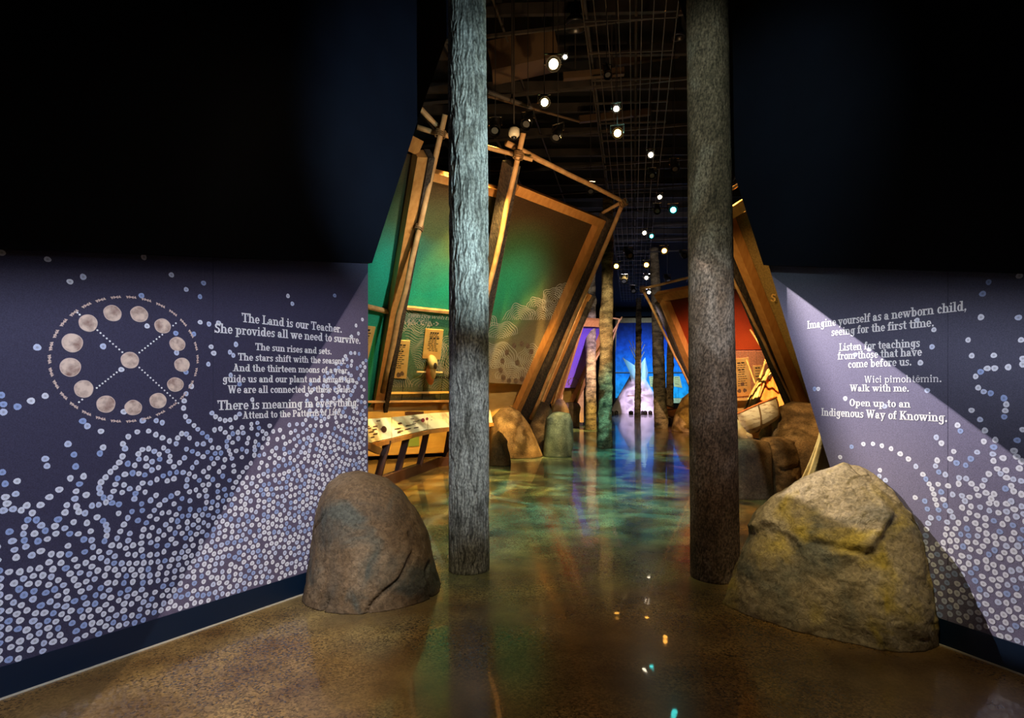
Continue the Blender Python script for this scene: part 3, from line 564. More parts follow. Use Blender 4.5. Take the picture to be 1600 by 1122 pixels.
fullR = [(1200, 1000), (1440, 870), (1480, 825), (1540, 790), (1600, 780), (2000, 770)]
chainR = [(1200, 1000), (1440, 800), (1520, 770), (1600, 740), (1700, 600), (2200, 600)]
build_dots(pL, uL, PL, exL, fullL, chainL, (-2.6, uLe-.02), 1.75, wl, 330)
build_dots(pR, uR, PR, exR, fullR, chainR, (0.05, 3.2), 1.3, wr, 60)

def poly_flat(mb, pfun, pts, off):
    mb.add([pfun(u, z, off) for u, z in pts], [tuple(range(len(pts)))])
# moons, ring and dotted spokes
moons = [(563,383,46),(697,388,45),(814,447,42),(888,537,40),(911,641,40),(878,740,41),(791,821,44),(667,856,44),(530,838,49),(419,762,50),(352,653,54),(362,531,54),(441,432,49),(650,618,47)]
for k, (x, y, r) in enumerate(moons):
    px, py = x/3.205, 370+y/3.205; rp = r/3.205
    c = PL.at(px, py); uc, zc = uL(c), c.z; ru = abs(uL(PL.at(px+rp, py))-uL(PL.at(px-rp, py)))/2; rz = rp*.88*c.y/F
    rim = MB(); fc = MB(); ph = rnd.uniform(0, 6)
    def ring(f): return [(uc+f*ru*(1+.025*math.sin(2*a+ph)+.015*math.sin(5*a))*math.cos(a), zc+f*rz*(1+.02*math.sin(3*a+ph))*math.sin(a)) for a in [2*PI*j/36 for j in range(36)]]
    poly_flat(rim, pL, ring(1.0), .0018); poly_flat(fc, pL, ring(.92), .0024)
    part('moon_rim', rim, M_moonrim, wl); part('moon_print', fc, M_moon, wl)
rg = MB()
for g in range(30):
    for j in range(4):
        a = 2*PI*(g+(j-1.5)*.165)/30
        px = (618+371*math.cos(a))/3.205; py = 370+(613+312*math.sin(a))/3.205
        c = PL.at(px, py); u, z = uL(c), c.z; t = -a+PI/2
        s_ = .010; 
        if j in (0, 3): ang = t+PI/2+(0 if j == 3 else PI)+PI
        else: ang = t+(PI/2 if j == 1 else -PI/2)+PI/2
        tri = [(u+s_*math.cos(ang+k*2.0944), z+s_*math.sin(ang+k*2.0944)) for k in range(3)]
        poly_flat(rg, pL, tri, .0018)
part('printed_ring', rg, M_moonrim, wl, kind='stuff')
sp = MB()
def spoke(x0, y0, x1, y1, n):
    for i in range(n):
        x = x0+(x1-x0)*i/(n-1); y = y0+(y1-y0)*i/(n-1); c = PL.at(x/3.205, 370+y/3.205); u, z = uL(c), c.z
        poly_flat(sp, pL, [(u+.0052*math.cos(k*PI/4), z+.0052*math.sin(k*PI/4)) for k in range(8)], .0018)
spoke(487, 468, 612, 578, 9); spoke(697, 580, 812, 490, 9); spoke(697, 655, 893, 833, 15); spoke(598, 668, 484, 757, 9)
spoke(387, 380, 398, 390, 2); spoke(866, 445, 880, 433, 2); spoke(411, 815, 395, 828, 2)
part('printed_spokes', sp, M_white, wl, kind='stuff')

# ------------------------------------------------------------------ slab serif lettering
W = .135
def gV(x, y0, y1, w=W): return ('q', [(x-w/2, y0), (x+w/2, y0), (x+w/2, y1), (x-w/2, y1)])
def gS(x, y, l=.075, r=.075, w=W): return ('q', [(x-w/2-l, y), (x+w/2+r, y), (x+w/2+r, y+.065), (x-w/2-l, y+.065)])
def gH(x0, x1, y, h=.065): return ('q', [(x0, y-h/2), (x1, y-h/2), (x1, y+h/2), (x0, y+h/2)])
def gL(x0, y0, x1, y1, w): return ('q', [(x0-w/2, y0), (x0+w/2, y0), (x1+w/2, y1), (x1-w/2, y1)])
def gA(cx, cy, rx, ry, a0=0, a1=360, tx=.13, ty=.07): return ('a', cx, cy, rx, ry, a0, a1, tx, ty)
def gD(x, y, r=.078): return ('a', x, y, r, r, 0, 360, r, r)
X = .5
GL = {
 'a': (.54, [gA(.2, .155, .19, .165), gV(.35, .0, .36), gA(.215, .33, .2, .17, 0, 150), gD(.09, .37, .06), gS(.40, 0, 0, .05)]),
 'b': (.58, [gV(.14, 0, .74), gS(.10, .675, .06, 0), gA(.31, .25, .22, .26)]),
 'c': (.48, [gA(.25, .25, .22, .26, 45, 320), gD(.38, .37, .065)]),
 'd': (.60, [gV(.43, 0, .74), gS(.39, .675, .06, 0), gS(.47, 0, 0, .06), gA(.25, .25, .22, .26)]),
 'e': (.50, [gA(.25, .25, .23, .26, 0, 325), gH(.1, .46, .25)]),
 'f': (.38, [gV(.15, 0, .6), gS(.15, 0), gH(0, .34, .47), gA(.25, .58, .165, .16, 40, 180), gD(.32, .64, .06)]),
 'g': (.56, [gA(.23, .27, .2, .235), gV(.39, -.08, .47), gA(.235, -.06, .222, .16, 180, 360), gS(.44, .435, .04, .05)]),
 'h': (.62, [gV(.13, 0, .74), gS(.09, .675, .06, 0), gS(.13, 0), gV(.45, 0, .34), gS(.45, 0), gA(.32, .31, .2, .2, 0, 140)]),
 'i': (.32, [gV(.15, 0, .5), gS(.11, .435, .06, 0), gS(.15, 0), gD(.14, .65)]),
 'k': (.62, [gV(.13, 0, .74), gS(.09, .675, .06, 0), gS(.13, 0), gL(.18, .2, .42, .48, .09), gL(.42, .03, .24, .3, .15), gS(.45, 0, .05, .05), gS(.42, .435, .05, .05)]),
 'l': (.32, [gV(.15, 0, .74), gS(.11, .675, .06, 0), gS(.15, 0)]),
 'm': (.92, [gV(.13, 0, .5), gS(.09, .435, .06, 0), gS(.13, 0), gV(.45, 0, .34), gS(.45, 0), gA(.32, .31, .2, .2, 0, 140), gV(.77, 0, .34), gS(.77, 0), gA(.64, .31, .2, .2, 0, 140)]),
 'n': (.62, [gV(.13, 0, .5), gS(.09, .435, .06, 0), gS(.13, 0), gV(.45, 0, .34), gS(.45, 0), gA(.32, .31, .2, .2, 0, 140)]),
 'o': (.52, [gA(.26, .25, .24, .26)]),
 'p': (.60, [gV(.14, -.2, .5), gS(.10, .435, .06, 0), gS(.14, -.22), gA(.32, .25, .22, .26)]),
 'r': (.44, [gV(.13, 0, .5), gS(.09, .435, .06, 0), gS(.15, 0), gA(.30, .32, .17, .18, 40, 150), gD(.36, .41, .068)]),
 's': (.42, [gA(.2, .365, .165, .145, 30, 270, .11, .075), gA(.2, .145, .175, .155, -150, 90, .11, .075), gV(.345, .34, .5, .05), gV(.05, 0, .15, .05)]),
 't': (.38, [gV(.17, .12, .68), gH(0, .34, .47), gA(.27, .14, .168, .145, 180, 320)]),
 'u': (.62, [gV(.13, .16, .5), gS(.09, .435, .06, 0), gV(.45, 0, .5), gS(.41, .435, .06, 0), gS(.49, 0, 0, .05), gA(.27, .19, .2, .2, 190, 350)]),
 'v': (.56, [gL(.27, 0, .11, .47, .13), gL(.29, 0, .44, .47, .08), gS(.11, .435), gS(.44, .435, .06, .04)]),
 'w': (.84, [gL(.25, 0, .11, .47, .13), gL(.27, 0, .40, .47, .08), gL(.54, 0, .41, .47, .13), gL(.56, 0, .71, .47, .08), gS(.11, .435), gS(.72, .435, .06, .04), gS(.41, .435, .04, .04)]),
 'y': (.56, [gL(.28, 0, .11, .47, .13), gL(.21, -.17, .44, .47, .08), gS(.11, .435), gS(.44, .435, .06, .04), gD(.16, -.15, .07)]),
 '.': (.26, [gD(.12, .07, .085)]), ',': (.26, [gD(.12, .07, .085), gL(.08, -.12, .15, .05, .06)]), ' ': (.27, []),
 'T': (.66, [gV(.32, 0, .72), gH(.02, .62, .685, .09), gS(.32, 0, .1, .1), gV(.05, .5, .7, .06), gV(.59, .5, .7, .06)]),
 'L': (.60, [gV(.17, 0, .74), gS(.17, .675), gH(.03, .55, .04, .08), gV(.54, 0, .24, .07)]),
 'S': (.56, [gA(.27, .54, .22, .2, 20, 270, .14, .09), gA(.27, .2, .24, .22, -160, 90, .14, .09), gV(.48, .52, .74, .06), gV(.05, 0, .2, .06)]),
 'A': (.74, [gL(.52, 0, .34, .74, .15), gL(.16, 0, .33, .74, .09), gH(.2, .5, .22), gS(.14, 0), gS(.56, 0), gH(.2, .4, .71)]),
 'W': (1.0, [gL(.3, 0, .15, .7, .15), gL(.32, 0, .48, .7, .09), gL(.66, 0, .5, .7, .15), gL(.68, 0, .84, .7, .09), gS(.14, .675), gS(.84, .675), gS(.49, .675, .03, .03)]),
 'P': (.64, [gV(.17, 0, .74), gS(.17, .675), gS(.17, 0), gA(.33, .52, .25, .22, -90, 90, .14, .075), gH(.17, .34, .705), gH(.17, .34, .335)]),
 'I': (.38, [gV(.18, 0, .74), gS(.18, .675), gS(.18, 0)]),
 'O': (.72, [gA(.35, .37, .33, .38, 0, 360, .16, .08)]),
 'K': (.76, [gV(.17, 0, .74), gS(.17, .675), gS(.17, 0), gL(.22, .28, .55, .72, .10), gL(.58, .03, .34, .42, .17), gS(.6, 0, .06, .06), gS(.55, .675, .06, .06)]),
}
GL['ê'] = (GL['e'][0], GL['e'][1]+[gL(.13, .57, .25, .70, .06), gL(.37, .57, .25, .70, .06)])
def lettering(mb, text, f, thin=1.0):
    """f(x,y)->3D, x in em units; returns the width"""
    x = 0
    for ch in text:
        adv, els = GL[ch]
        for e in els:
            if e[0] == 'q':
                q = e[1]; cx = sum(a for a, b in q)/4
                mb.add([f(x+cx+(a-cx)*thin, b) for a, b in q], [(0, 1, 2, 3)])
            else:
                _, cx, cy, rx, ry, a0, a1, tx, ty = e; n = max(4, int(abs(a1-a0)/18)); tx = min(rx, tx*thin) if tx < rx else tx; vs = []
                full = tx >= rx
                for i in range(n+1):
                    a = math.radians(a0+(a1-a0)*i/n); c, s = math.cos(a), math.sin(a)
                    vs.append(f(x+cx+rx*c, cy+ry*s)); vs.append(f(x+cx+(rx-tx)*c, cy+(ry-ty)*s))
                if full: mb.add([vs[2*i] for i in range(n)], [tuple(range(n))])
                else: mb.add(vs, [(2*i, 2*i+2, 2*i+3, 2*i+1) for i in range(n)])
        x += adv
    return x
def text_on(plane, text, p0, p1, cap, parent, m=M_white, off=.0032, thin=1.0, name='lettering'):
    thin *= 1.18; cap *= 1.06
    """baseline from pixel p0 to p1 on plane, cap height in px at the middle"""
    a = plane.at(*p0, off); b = plane.at(*p1, off); wtot = sum(GL[c][0] for c in text)-.05
    d = (b-a)/wtot; up = Vector((0, 0, 1)); up = (up-plane.n*up.dot(plane.n)).normalized(); hgt = cap*((a+b)/2).y/F/.74
    mb = MB(); lettering(mb, text, lambda x, y: a+d*x+up*(y*hgt), thin)
    return part(name, mb, m, parent)
for t, a, b, c in [
    ('The Land is our Teacher.', (378, 503), (534, 520), 12.5),
    ('She provides all we need to survive.', (335, 519.5), (563, 537.5), 12.5),
    ('The sun rises and sets.', (399, 547), (518, 554), 10),
    ('The stars shift with the seasons.', (372, 563), (540, 569), 10),
    ('And the thirteen moons of a year,', (364, 580), (545, 583.5), 10),
    ('guide us and our plant and animal kin.', (348, 597.5), (556, 597.5), 10),
    ('We are all connected to these cycles.', (356, 614.5), (550, 613), 10.5),
    ('There is meaning in everything.', (340, 641), (560, 634.5), 13),
    ('Attend to the Patterns of Life.', (379, 654.5), (533, 648.5), 10)]:
    text_on(PL, t, a, b, c, wl)
for t, a, b, c, th in [
    ('Imagine yourself as a newborn child,', (1261, 514), (1510, 485), 13.0, 1),
    ('seeing for the first time.', (1299, 525), (1459, 510), 12.5, 1),
    ('Listen for teachings', (1311, 548.5), (1437, 542), 12, 1),
    ('from those that have', (1309, 562), (1440, 556), 12, 1),
    ('come before us.', (1325, 575), (1424, 571), 12, 1),
    ('Wici pimohtêmin.', (1350, 598), (1471, 597), 10.5, .55),
    ('Walk with me.', (1328, 611.5), (1420, 612), 10.5, 1),
    ('Open up to an', (1327, 634.5), (1422, 637), 11, 1),
    ('Indigenous Way of Knowing.', (1283, 649.5), (1480, 659.5), 12.5, 1)]:
    text_on(PR, t, a, b, c, wr, thin=th)

# ------------------------------------------------------------------ rocks
def rock(name, left, right, dfront, dback, m, label, seed=1, nz=44, nt=72, amp=.05, crack=.03, expo=2.5, facets=0.0, prof=.7, shear=(0, 0), grain=0.0, clamp=None):
    """left/right: silhouettes as (px, py, Y) from the ground to the crown"""
    Lp = [P(*a) for a in left]; Rp = [P(*a) for a in right]
    Lp[0].z = 0; Rp[0].z = 0; zt = max(Lp[-1].z, Rp[-1].z); Lp[-1].z = zt; Rp[-1].z = zt
    def at(lst, z):
        for a, b in zip(lst, lst[1:]):
            if z <= b.z+1e-9:
                t = (z-a.z)/max(1e-6, b.z-a.z); return a.lerp(b, t)
        return lst[-1].copy()
    base_w = (Rp[0]-Lp[0]); base_w.z = 0; bw = base_w.length; ax = base_w.normalized(); fr = Vector((ax.y, -ax.x, 0))
    if fr.y > 0: fr = -fr
    mb = MB(); off = Vector((seed*7.3, seed*3.1, seed*1.7)); sz = max(bw, zt)
    for i in range(nz+1):
        k = i/nz; z = zt*math.sin(k*PI/2)**1.0; z = min(z, zt*.9995)
        l = at(Lp, z); r = at(Rp, z); mid = (l+r)/2; half = (r-l); half.z = 0; hw = half.length/2; hd = half.normalized() if hw > 1e-4 else ax
        g = (max(hw, 0)/(bw/2))**prof
        g = min(g, 1.1)*(1-.25*(z/zt)**3)
        for j in range(nt):
            t = 2*PI*j/nt; c, s = math.cos(t), math.sin(t)
            cc = math.copysign(abs(c)**(2/expo), c); ss = math.copysign(abs(s)**(2/expo), s)
            d = dfront if s > 0 else dback
            p = mid+hd*(hw*cc)+fr*(d*g*ss)
            p.x += shear[0]*z; p.y += shear[1]*z; p.z = z
            q = (p+off)/sz
            dv = (hd*cc+fr*ss+Vector((0, 0, .6*(z/zt)**2))).normalized()
            h = amp*sz*(noise.fractal(q*2.2, 1.0, 2.1, 4)*.8)
            rg = abs(noise.noise(q*1.7+Vector((3, 1, 9))+noise.noise_vector(q*5)*.12)); mk = noise.noise(q*2.3-Vector((5, 2, 2)))
            if rg < .03 and mk > -.02: h -= crack*sz*(1-rg/.03)*min(1, (mk+.02)*5)
            if facets:
                qq = q*2.6+noise.noise_vector(q*1.4)*.3; v, pts = noise.voronoi(qq); cc_ = noise.cell_vector(pts[0]*13.7)
                h += facets*sz*((qq-pts[0]).dot(cc_-Vector((.5, .5, .5)))*1.6+(cc_.x-.5)*.5)*min(1, (v[1]-v[0])*6)
                h += facets*sz*.35*(.5-abs(noise.noise(q*7)))
                q2 = q*7+noise.noise_vector(q*5)*.4; v2, p2 = noise.voronoi(q2); c2 = noise.cell_vector(p2[0]*9.1); h += facets*sz*.32*((q2-p2[0]).dot(c2-Vector((.5, .5, .5)))*1.4)*min(1, (v2[1]-v2[0])*8)
            if grain: h += grain*sz*noise.fractal(q*18, .9, 2.2, 3)
            p = p+dv*h*min(1, .35+hw/(bw/2))
            if p.z < 0 or i == 0: p.z = 0
            if clamp:
                dd_ = (p-clamp[0]).dot(clamp[1])
                if dd_ < .02: p = p+clamp[1]*(.02-dd_)
            mb.v.append(tuple(p))
    for i in range(nz):
        for j in range(nt):
            a = i*nt+j; b = i*nt+(j+1) % nt; mb.f.append((a, a+nt, b+nt, b))
    tp = len(mb.v); cs = [Vector(mb.v[nz*nt+j]) for j in range(nt)]; mb.v.append(tuple(sum(cs, Vector())/nt))
    for j in range(nt): mb.f.append((nz*nt+j, tp, nz*nt+(j+1) % nt))
    mb.f.append(tuple(range(nt)))
    loc = (Lp[0]+Rp[0])/2; loc.z = 0
    # flip if inward
    return single(name, mb, m, label, 'rock', loc, smooth=True)
rock('boulder', [(470, 932, 4.25), (477, 890, 4.25), (487, 830, 4.3), (497, 785, 4.35), (512, 757, 4.4), (532, 742, 4.45), (560, 736, 4.5)],
     [(684, 908, 4.62), (677, 880, 4.6), (668, 850, 4.6), (660, 820, 4.6), (648, 792, 4.58), (630, 768, 4.55), (605, 748, 4.52), (560, 736, 4.5)],
     .56, .30, M_rockL, 'tall brown boulder in front of the left mural', 3, 150, 220, .035, .05, 2.3, prof=.55, grain=.004, clamp=(gL0, PL.n))
rock('boulder', [(1143, 925, 4.3), (1152, 890, 4.28), (1168, 840, 4.22), (1190, 800, 4.15), (1218, 770, 4.08), (1250, 750, 4.0), (1285, 733, 3.92), (1318, 722, 3.85)],
     [(1463, 1006, 3.44), (1464, 960, 3.45), (1463, 900, 3.5), (1460, 850, 3.55), (1448, 815, 3.6), (1425, 783, 3.66), (1390, 755, 3.74), (1355, 733, 3.82), (1318, 722, 3.85)],
     .42, .16, M_rockR, 'large angular tan boulder with yellow patches in front of the right mural', 11, 170, 260, .035, .03, 2.6, facets=.045, prof=.5, grain=.007, clamp=(gR0, PR.n))
rock('boulder', [(763, 708, 13.6), (764, 680, 13.6), (770, 652, 13.7), (782, 639, 13.8), (796, 634, 13.9)],
     [(846, 711, 13.9), (838, 690, 13.9), (826, 664, 13.9), (810, 643, 13.9), (796, 634, 13.9)], .7, .6, M_rockM,
     'dappled domed boulder right of the left tree trunk', 5, 60, 90, .03, .02, 2.3)
rock('boulder', [(764, 727, 12.0), (765, 700, 12.0), (770, 680, 12.1), (778, 673, 12.1)],
     [(798, 727, 12.0), (797, 712, 12.0), (793, 690, 12.1), (786, 678, 12.1), (778, 673, 12.1)], .3, .3, M_rockM,
     'small pointed rock leaning against the dappled domed boulder', 6, 40, 60, .04, .03, 2.4)
rock('boulder', [(822, 700, 15.2), (824, 665, 15.2), (832, 640, 15.2), (845, 627, 15.3)],
     [(868, 700, 15.2), (868, 665, 15.2), (862, 640, 15.2), (856, 630, 15.2), (845, 627, 15.3)], .5, .5, M_rockM,
     'dark rounded boulder behind the slate grey block rock', 8, 50, 80, .03, .01, 2.4)
rock('boulder', [(849, 711, 13.7), (850, 680, 13.7), (854, 653, 13.7), (862, 645, 13.8), (872, 643, 13.8)],
     [(892, 711, 13.7), (895, 690, 13.7), (895, 660, 13.7), (890, 646, 13.7), (872, 643, 13.8)], .36, .4, M_rockG,
     'slate green block rock at the edge of the river floor', 9, 50, 80, .02, .01, 3.4, prof=.3)
rock('boulder', [(1205, 733, 8.9), (1206, 690, 9.0), (1208, 655, 9.2), (1218, 636, 9.3), (1240, 627, 9.4)],
     [(1330, 733, 8.6), (1325, 690, 8.8), (1310, 650, 9.0), (1275, 631, 9.3), (1240, 627, 9.4)], .4, .6, M_rockM,
     'big brown slab boulder beside the slanting edge of the right wall', 12, 60, 100, .03, .03, 3.0, facets=.02, prof=.4)
rock('boulder', [(1196, 728, 8.5), (1196, 700, 8.5), (1200, 686, 8.6), (1215, 683, 8.6)],
     [(1243, 726, 8.6), (1242, 705, 8.6), (1236, 690, 8.6), (1225, 684, 8.6), (1215, 683, 8.6)], .2, .3, M_rockM,
     'wrinkled low rock in front of the big brown slab boulder', 13, 50, 80, .04, .04, 3.2, facets=.04, prof=.3)
rock('boulder', [(1138, 735, 8.2), (1138, 700, 8.3), (1142, 688, 8.4), (1165, 684, 8.5)],
     [(1196, 727, 8.4), (1196, 705, 8.4), (1193, 690, 8.5), (1165, 684, 8.5)], .25, .3, M_rockM,
     'dark squared rock right of the right tree trunk', 14, 40, 60, .02, .01, 4.0, prof=.25)
rock('boulder', [(1184, 705, 9.4), (1187, 680, 9.4), (1194, 664, 9.4), (1199, 659, 9.4)],
     [(1214, 705, 9.4), (1211, 685, 9.4), (1205, 664, 9.4), (1199, 659, 9.4)], .15, .15, M_rockM,
     'thumb shaped upright stone under the birch bark basket', 15, 30, 40, .03, .01, 2.3)
rock('boulder', [(1050, 668, 22.5), (1056, 645, 22.6), (1066, 622, 22.7), (1084, 608, 22.8)],
     [(1130, 668, 22.6), (1125, 640, 22.7), (1108, 615, 22.8), (1084, 608, 22.8)], .8, .6, M_rockM,
     'amber lit boulder far off left of the right tree trunk', 16, 50, 80, .04, .03, 2.5)
rock('boulder', [(858, 664, 24.5), (860, 645, 24.6), (866, 628, 24.7), (874, 622, 24.8)],
     [(893, 664, 24.5), (890, 640, 24.6), (882, 626, 24.7), (874, 622, 24.8)], .5, .5, M_rockM,
     'golden lit boulder far off behind the slate block rock', 17, 40, 60, .05, .04, 2.4)
sl = rock('boulder', [(883, 662, 25.6), (884, 648, 25.6), (880, 634, 25.6), (884, 629, 25.6), (893, 628, 25.6)],
     [(905, 662, 25.6), (905, 648, 25.6), (907, 636, 25.6), (903, 630, 25.6), (893, 628, 25.6)], .4, .4, M_rockM,
     'flat topped golden rock below the purple panel', 18, 40, 60, .03, .04, 3.0, prof=.3)
for i, (x, y, ww) in enumerate([(956, 646, 6), (963, 646.5, 6), (986, 646, 7), (1008, 647, 7), (1016, 647, 6), (1004, 646.5, 5)]):
    Yb = 41.2+.2*(i % 3)
    rock('tipi_stone', [(x-ww/2, 647, Yb), (x-ww/2, 643, Yb), (x, 641.5, Yb)], [(x+ww/2, 647, Yb), (x+ww/2, 643, Yb), (x, 641.5, Yb)], .15, .15, M_steel,
         'dark stone weighing down the tipi edge, %s' % ['furthest left of the row', 'second from the left', 'just left of the thin trunk', 'middle of the cluster on the right', 'furthest right of the row', 'just right of the thin trunk'][i], 20+i, 8, 14, .05, .0)['group'] = 'stones along the tipi edge'

# ------------------------------------------------------------------ tree trunks
def trunk(pts, rads, m, label, seed, nz, nt, furrow=0.0, ffreq=(14, 5), knots=0.0, rings=0.0, name='tree_trunk'):
    """pts: axis points from ground up"""
    mb = MB(); n = len(pts); o = Vector((seed*5.1, seed*2.3, 0)); grv = []
    L = pts[-1].z-pts[0].z
    for i in range(nz+1):
        k = i/nz*(n-1); a = min(int(k), n-2); t = k-a
        c = pts[a].lerp(pts[a+1], t); r = rads[a]+(rads[a+1]-rads[a])*t
        for j in range(nt):
            th = 2*PI*j/nt; d = Vector((math.cos(th), math.sin(th), 0)); q = c+d*r+o
            rr = r*(1+.035*noise.noise(Vector((d.x*1.2, d.y*1.2, c.z*.9))+o))
            if furrow:
                wob = noise.noise(Vector((d.x*1.5, d.y*1.5, c.z*6))+o)*1.0+noise.noise(Vector((d.x*4, d.y*4, c.z*15))+o)*.5
                v = noise.noise(Vector((d.x*ffreq[0]-d.y*wob, d.y*ffreq[0]+d.x*wob, c.z*ffreq[1]))+o)
                v2 = noise.noise(Vector((d.x*ffreq[0]*2-d.y*wob*2, d.y*ffreq[0]*2+d.x*wob*2, c.z*ffreq[1]*2))-o)
                gg = min(abs(v)*4.5, 1)*(.55+.45*min(abs(v2)*5, 1)); rr += furrow*(gg-.8); grv.append(gg)
            if rings: rr += rings*noise.noise(Vector((d.x*.6, d.y*.6, c.z*5))+o)
            if knots: rr += knots*max(0, noise.noise(Vector((d.x*1.5, d.y*1.5, c.z*1.6))-o)-.32)
            mb.v.append(tuple(c+d*rr))
    for i in range(nz):
        for j in range(nt):
            a = i*nt+j; b = i*nt+(j+1) % nt; mb.f.append((a, b, b+nt, a+nt))
    mb.f.append(tuple(nz*nt+j for j in range(nt))); mb.f.append(tuple(range(nt-1, -1, -1)))
    lo = pts[0].copy(); lo.z = 0
    ob = single(name, mb, m, label, 'tree trunk', lo, smooth=True)
    at = ob.data.color_attributes.new('groove', 'FLOAT_COLOR', 'POINT'); arr = np.ones((len(mb.v), 4), dtype=np.float32)
    if len(grv) == len(mb.v): g_ = np.clip(.30+.85*np.array(grv), 0, 1.1); arr[:, :3] = g_[:, None]
    at.data.foreach_set('color', arr.ravel()); return ob
def ctr(px, py, Y, r): return P(px, py, Y)
t1 = [P(733, 889, 4.86), P(733, 600, 4.86), P(732, 300, 4.86), P(729, -60, 4.86), P(727, -760, 4.86)]; t1[0].z = 0
trunk(t1, [.172, .168, .166, .160, .155], M_tree1, 'thick grey tree trunk with wavy furrowed bark, left of the path', 1, 760, 190, .012, (6.2, 3.6))
t2 = [P(1117.5, 902, 4.66), P(1113, 600, 4.66), P(1109, 300, 4.66), P(1104, -60, 4.66), P(1096, -830, 4.66)]; t2[0].z = 0
trunk(t2, [.196, .185, .172, .160, .15], M_tree2, 'thick brown tree trunk with stippled bark, right of the path', 2, 360, 120, .0035, (22, 16))
def far_trunk(x0, y0, x1, y1, w0, w1, label, seed, Y=None):
    Y = Y or EYE*F/(y0-HY); a = P(x0, y0, Y); a.z = 0; b = P(x1, y1, Y)
    mid = a.lerp(b, .5)+Vector((rnd.uniform(-.05, .05), 0, 0))
    trunk([a, mid, b], [w0/2*Y/F, (w0+w1)/4*Y/F, w1/2*Y/F], M_tree3, label, seed, 150, 40, 0, rings=.02, knots=.12)
far_trunk(944, 700, 950, 310, 23, 15, 'ringed aspen trunk, tallest of the far trunks, left of the tipi', 31)
far_trunk(923, 672, 924, 418, 18, 13, 'mottled trunk left of the ringed aspen trunk', 32)
far_trunk(1033, 669, 1022, 388, 21, 13, 'knotty leaning trunk right of the tipi', 33)
far_trunk(996, 651, 998, 466, 10, 8, 'thin straight trunk standing in front of the tipi', 34)
far_trunk(1046, 649, 1050, 470, 12, 9, 'thin brown trunk right of the knotty leaning trunk', 35)
far_trunk(907, 664, 909, 470, 8, 6, 'slender shaded trunk left of the mottled trunk', 36)
far_trunk(961, 640, 961, 608, 6, 5, 'short stub of a trunk left of the tipi', 37)

# ------------------------------------------------------------------ bays of the gallery
def poly_clip_ok(poly, x, y):
    ins = False; n = len(poly)
    for i in range(n):
        x0, y0 = poly[i]; x1, y1 = poly[(i+1) % n]
        if (y0 > y) != (y1 > y) and x < (x1-x0)*(y-y0)/(y1-y0)+x0: ins = not ins
    return ins
def ribbon(mb, plane, pts, w, off=.006):
    v = [plane.at(x, y, off) for x, y in pts]
    if len(v) < 2: return
    vs = []
    for i, p in enumerate(v):
        d = (v[min(i+1, len(v)-1)]-v[max(i-1, 0)]).normalized(); s_ = d.cross(plane.n)*w/2
        vs += [p+s_, p-s_]
    mb.add(vs, [(2*i, 2*i+1, 2*i+3, 2*i+2) for i in range(len(v)-1)])
def swirls(plane, poly, centres, parent, w=.012, step=2.6):
    mb = MB()
    for cx, cy, R, a0, a1, sx in centres:
        r = step
        while r < R:
            run = []
            for i in range(37):
                a = math.radians(a0+(a1-a0)*i/36); wv = 1+.09*math.sin(5*a+cx+r*.15)+.05*math.sin(9*a+cy)
                x = cx+r*wv*math.cos(a)*sx; y = cy-r*wv*math.sin(a)
                if poly_clip_ok(poly, x, y): run.append((x, y))
                else:
                    if len(run) > 2: ribbon(mb, plane, run, w)
                    run = []
            if len(run) > 2: ribbon(mb, plane, run, w)
            r += step
    if mb.f: part('printed_line_art', mb, M_line, parent, kind='stuff')
def quad(plane, pts, th=.03, off=0): return MB().slab([plane.at(x, y, off) for x, y in pts], th, plane.n)
def pole(parent, p0, p1, r, name='pole', m=M_pole, bend=.0):
    a, b = Vector(p0), Vector(p1); n = 9; pts = []; rs = []; r *= .74
    for i in range(n+1):
        t = i/n; q = a.lerp(b, t); amp = (b-a).length*.0025
        pts.append(q+Vector((rnd.uniform(-1, 1), rnd.uniform(-1, 1), rnd.uniform(-1, 1)))*amp+Vector((0, 0, bend*math.sin(PI*t)))); rs.append(r*(1.0-.18*t)*rnd.uniform(.94, 1.06))
    return part(name, MB().tube(pts, rs, 10), m, parent, smooth=True)
def lash(parent, c, r, axis=(1, 0, .3)):
    mb = MB(); ax = Vector(axis).normalized(); o1 = ax.orthogonal().normalized(); o2 = ax.cross(o1)
    for k in range(4):
        off = ax*((k-1.5)*r*.45)
        pts = [Vector(c)+off+(o1*math.cos(t)+o2*math.sin(t))*r*1.25 for t in [2*PI*j/12 for j in range(13)]]
        mb.tube(pts, r*.16, 5, cap=False)
    return part('lashing', mb, M_twine, parent)

# ---- bay A (left, green panel with planks)
A1 = P(672, 268, 8.97); A2 = P(790, 299, 9.82); A3 = P(588, 628, 12.9)
PA = Plane(A1, A2, A3)
bayA = thing('leaning_wall_bay', 'leaning green panel with plank board and plaques, between left wall and left tree', 'display wall', (A3.x, A3.y, 0))
part('graphic_panel', quad(PA, [(668, 262), (796, 296), (740, 498), (618, 480)]), M_pA, bayA)
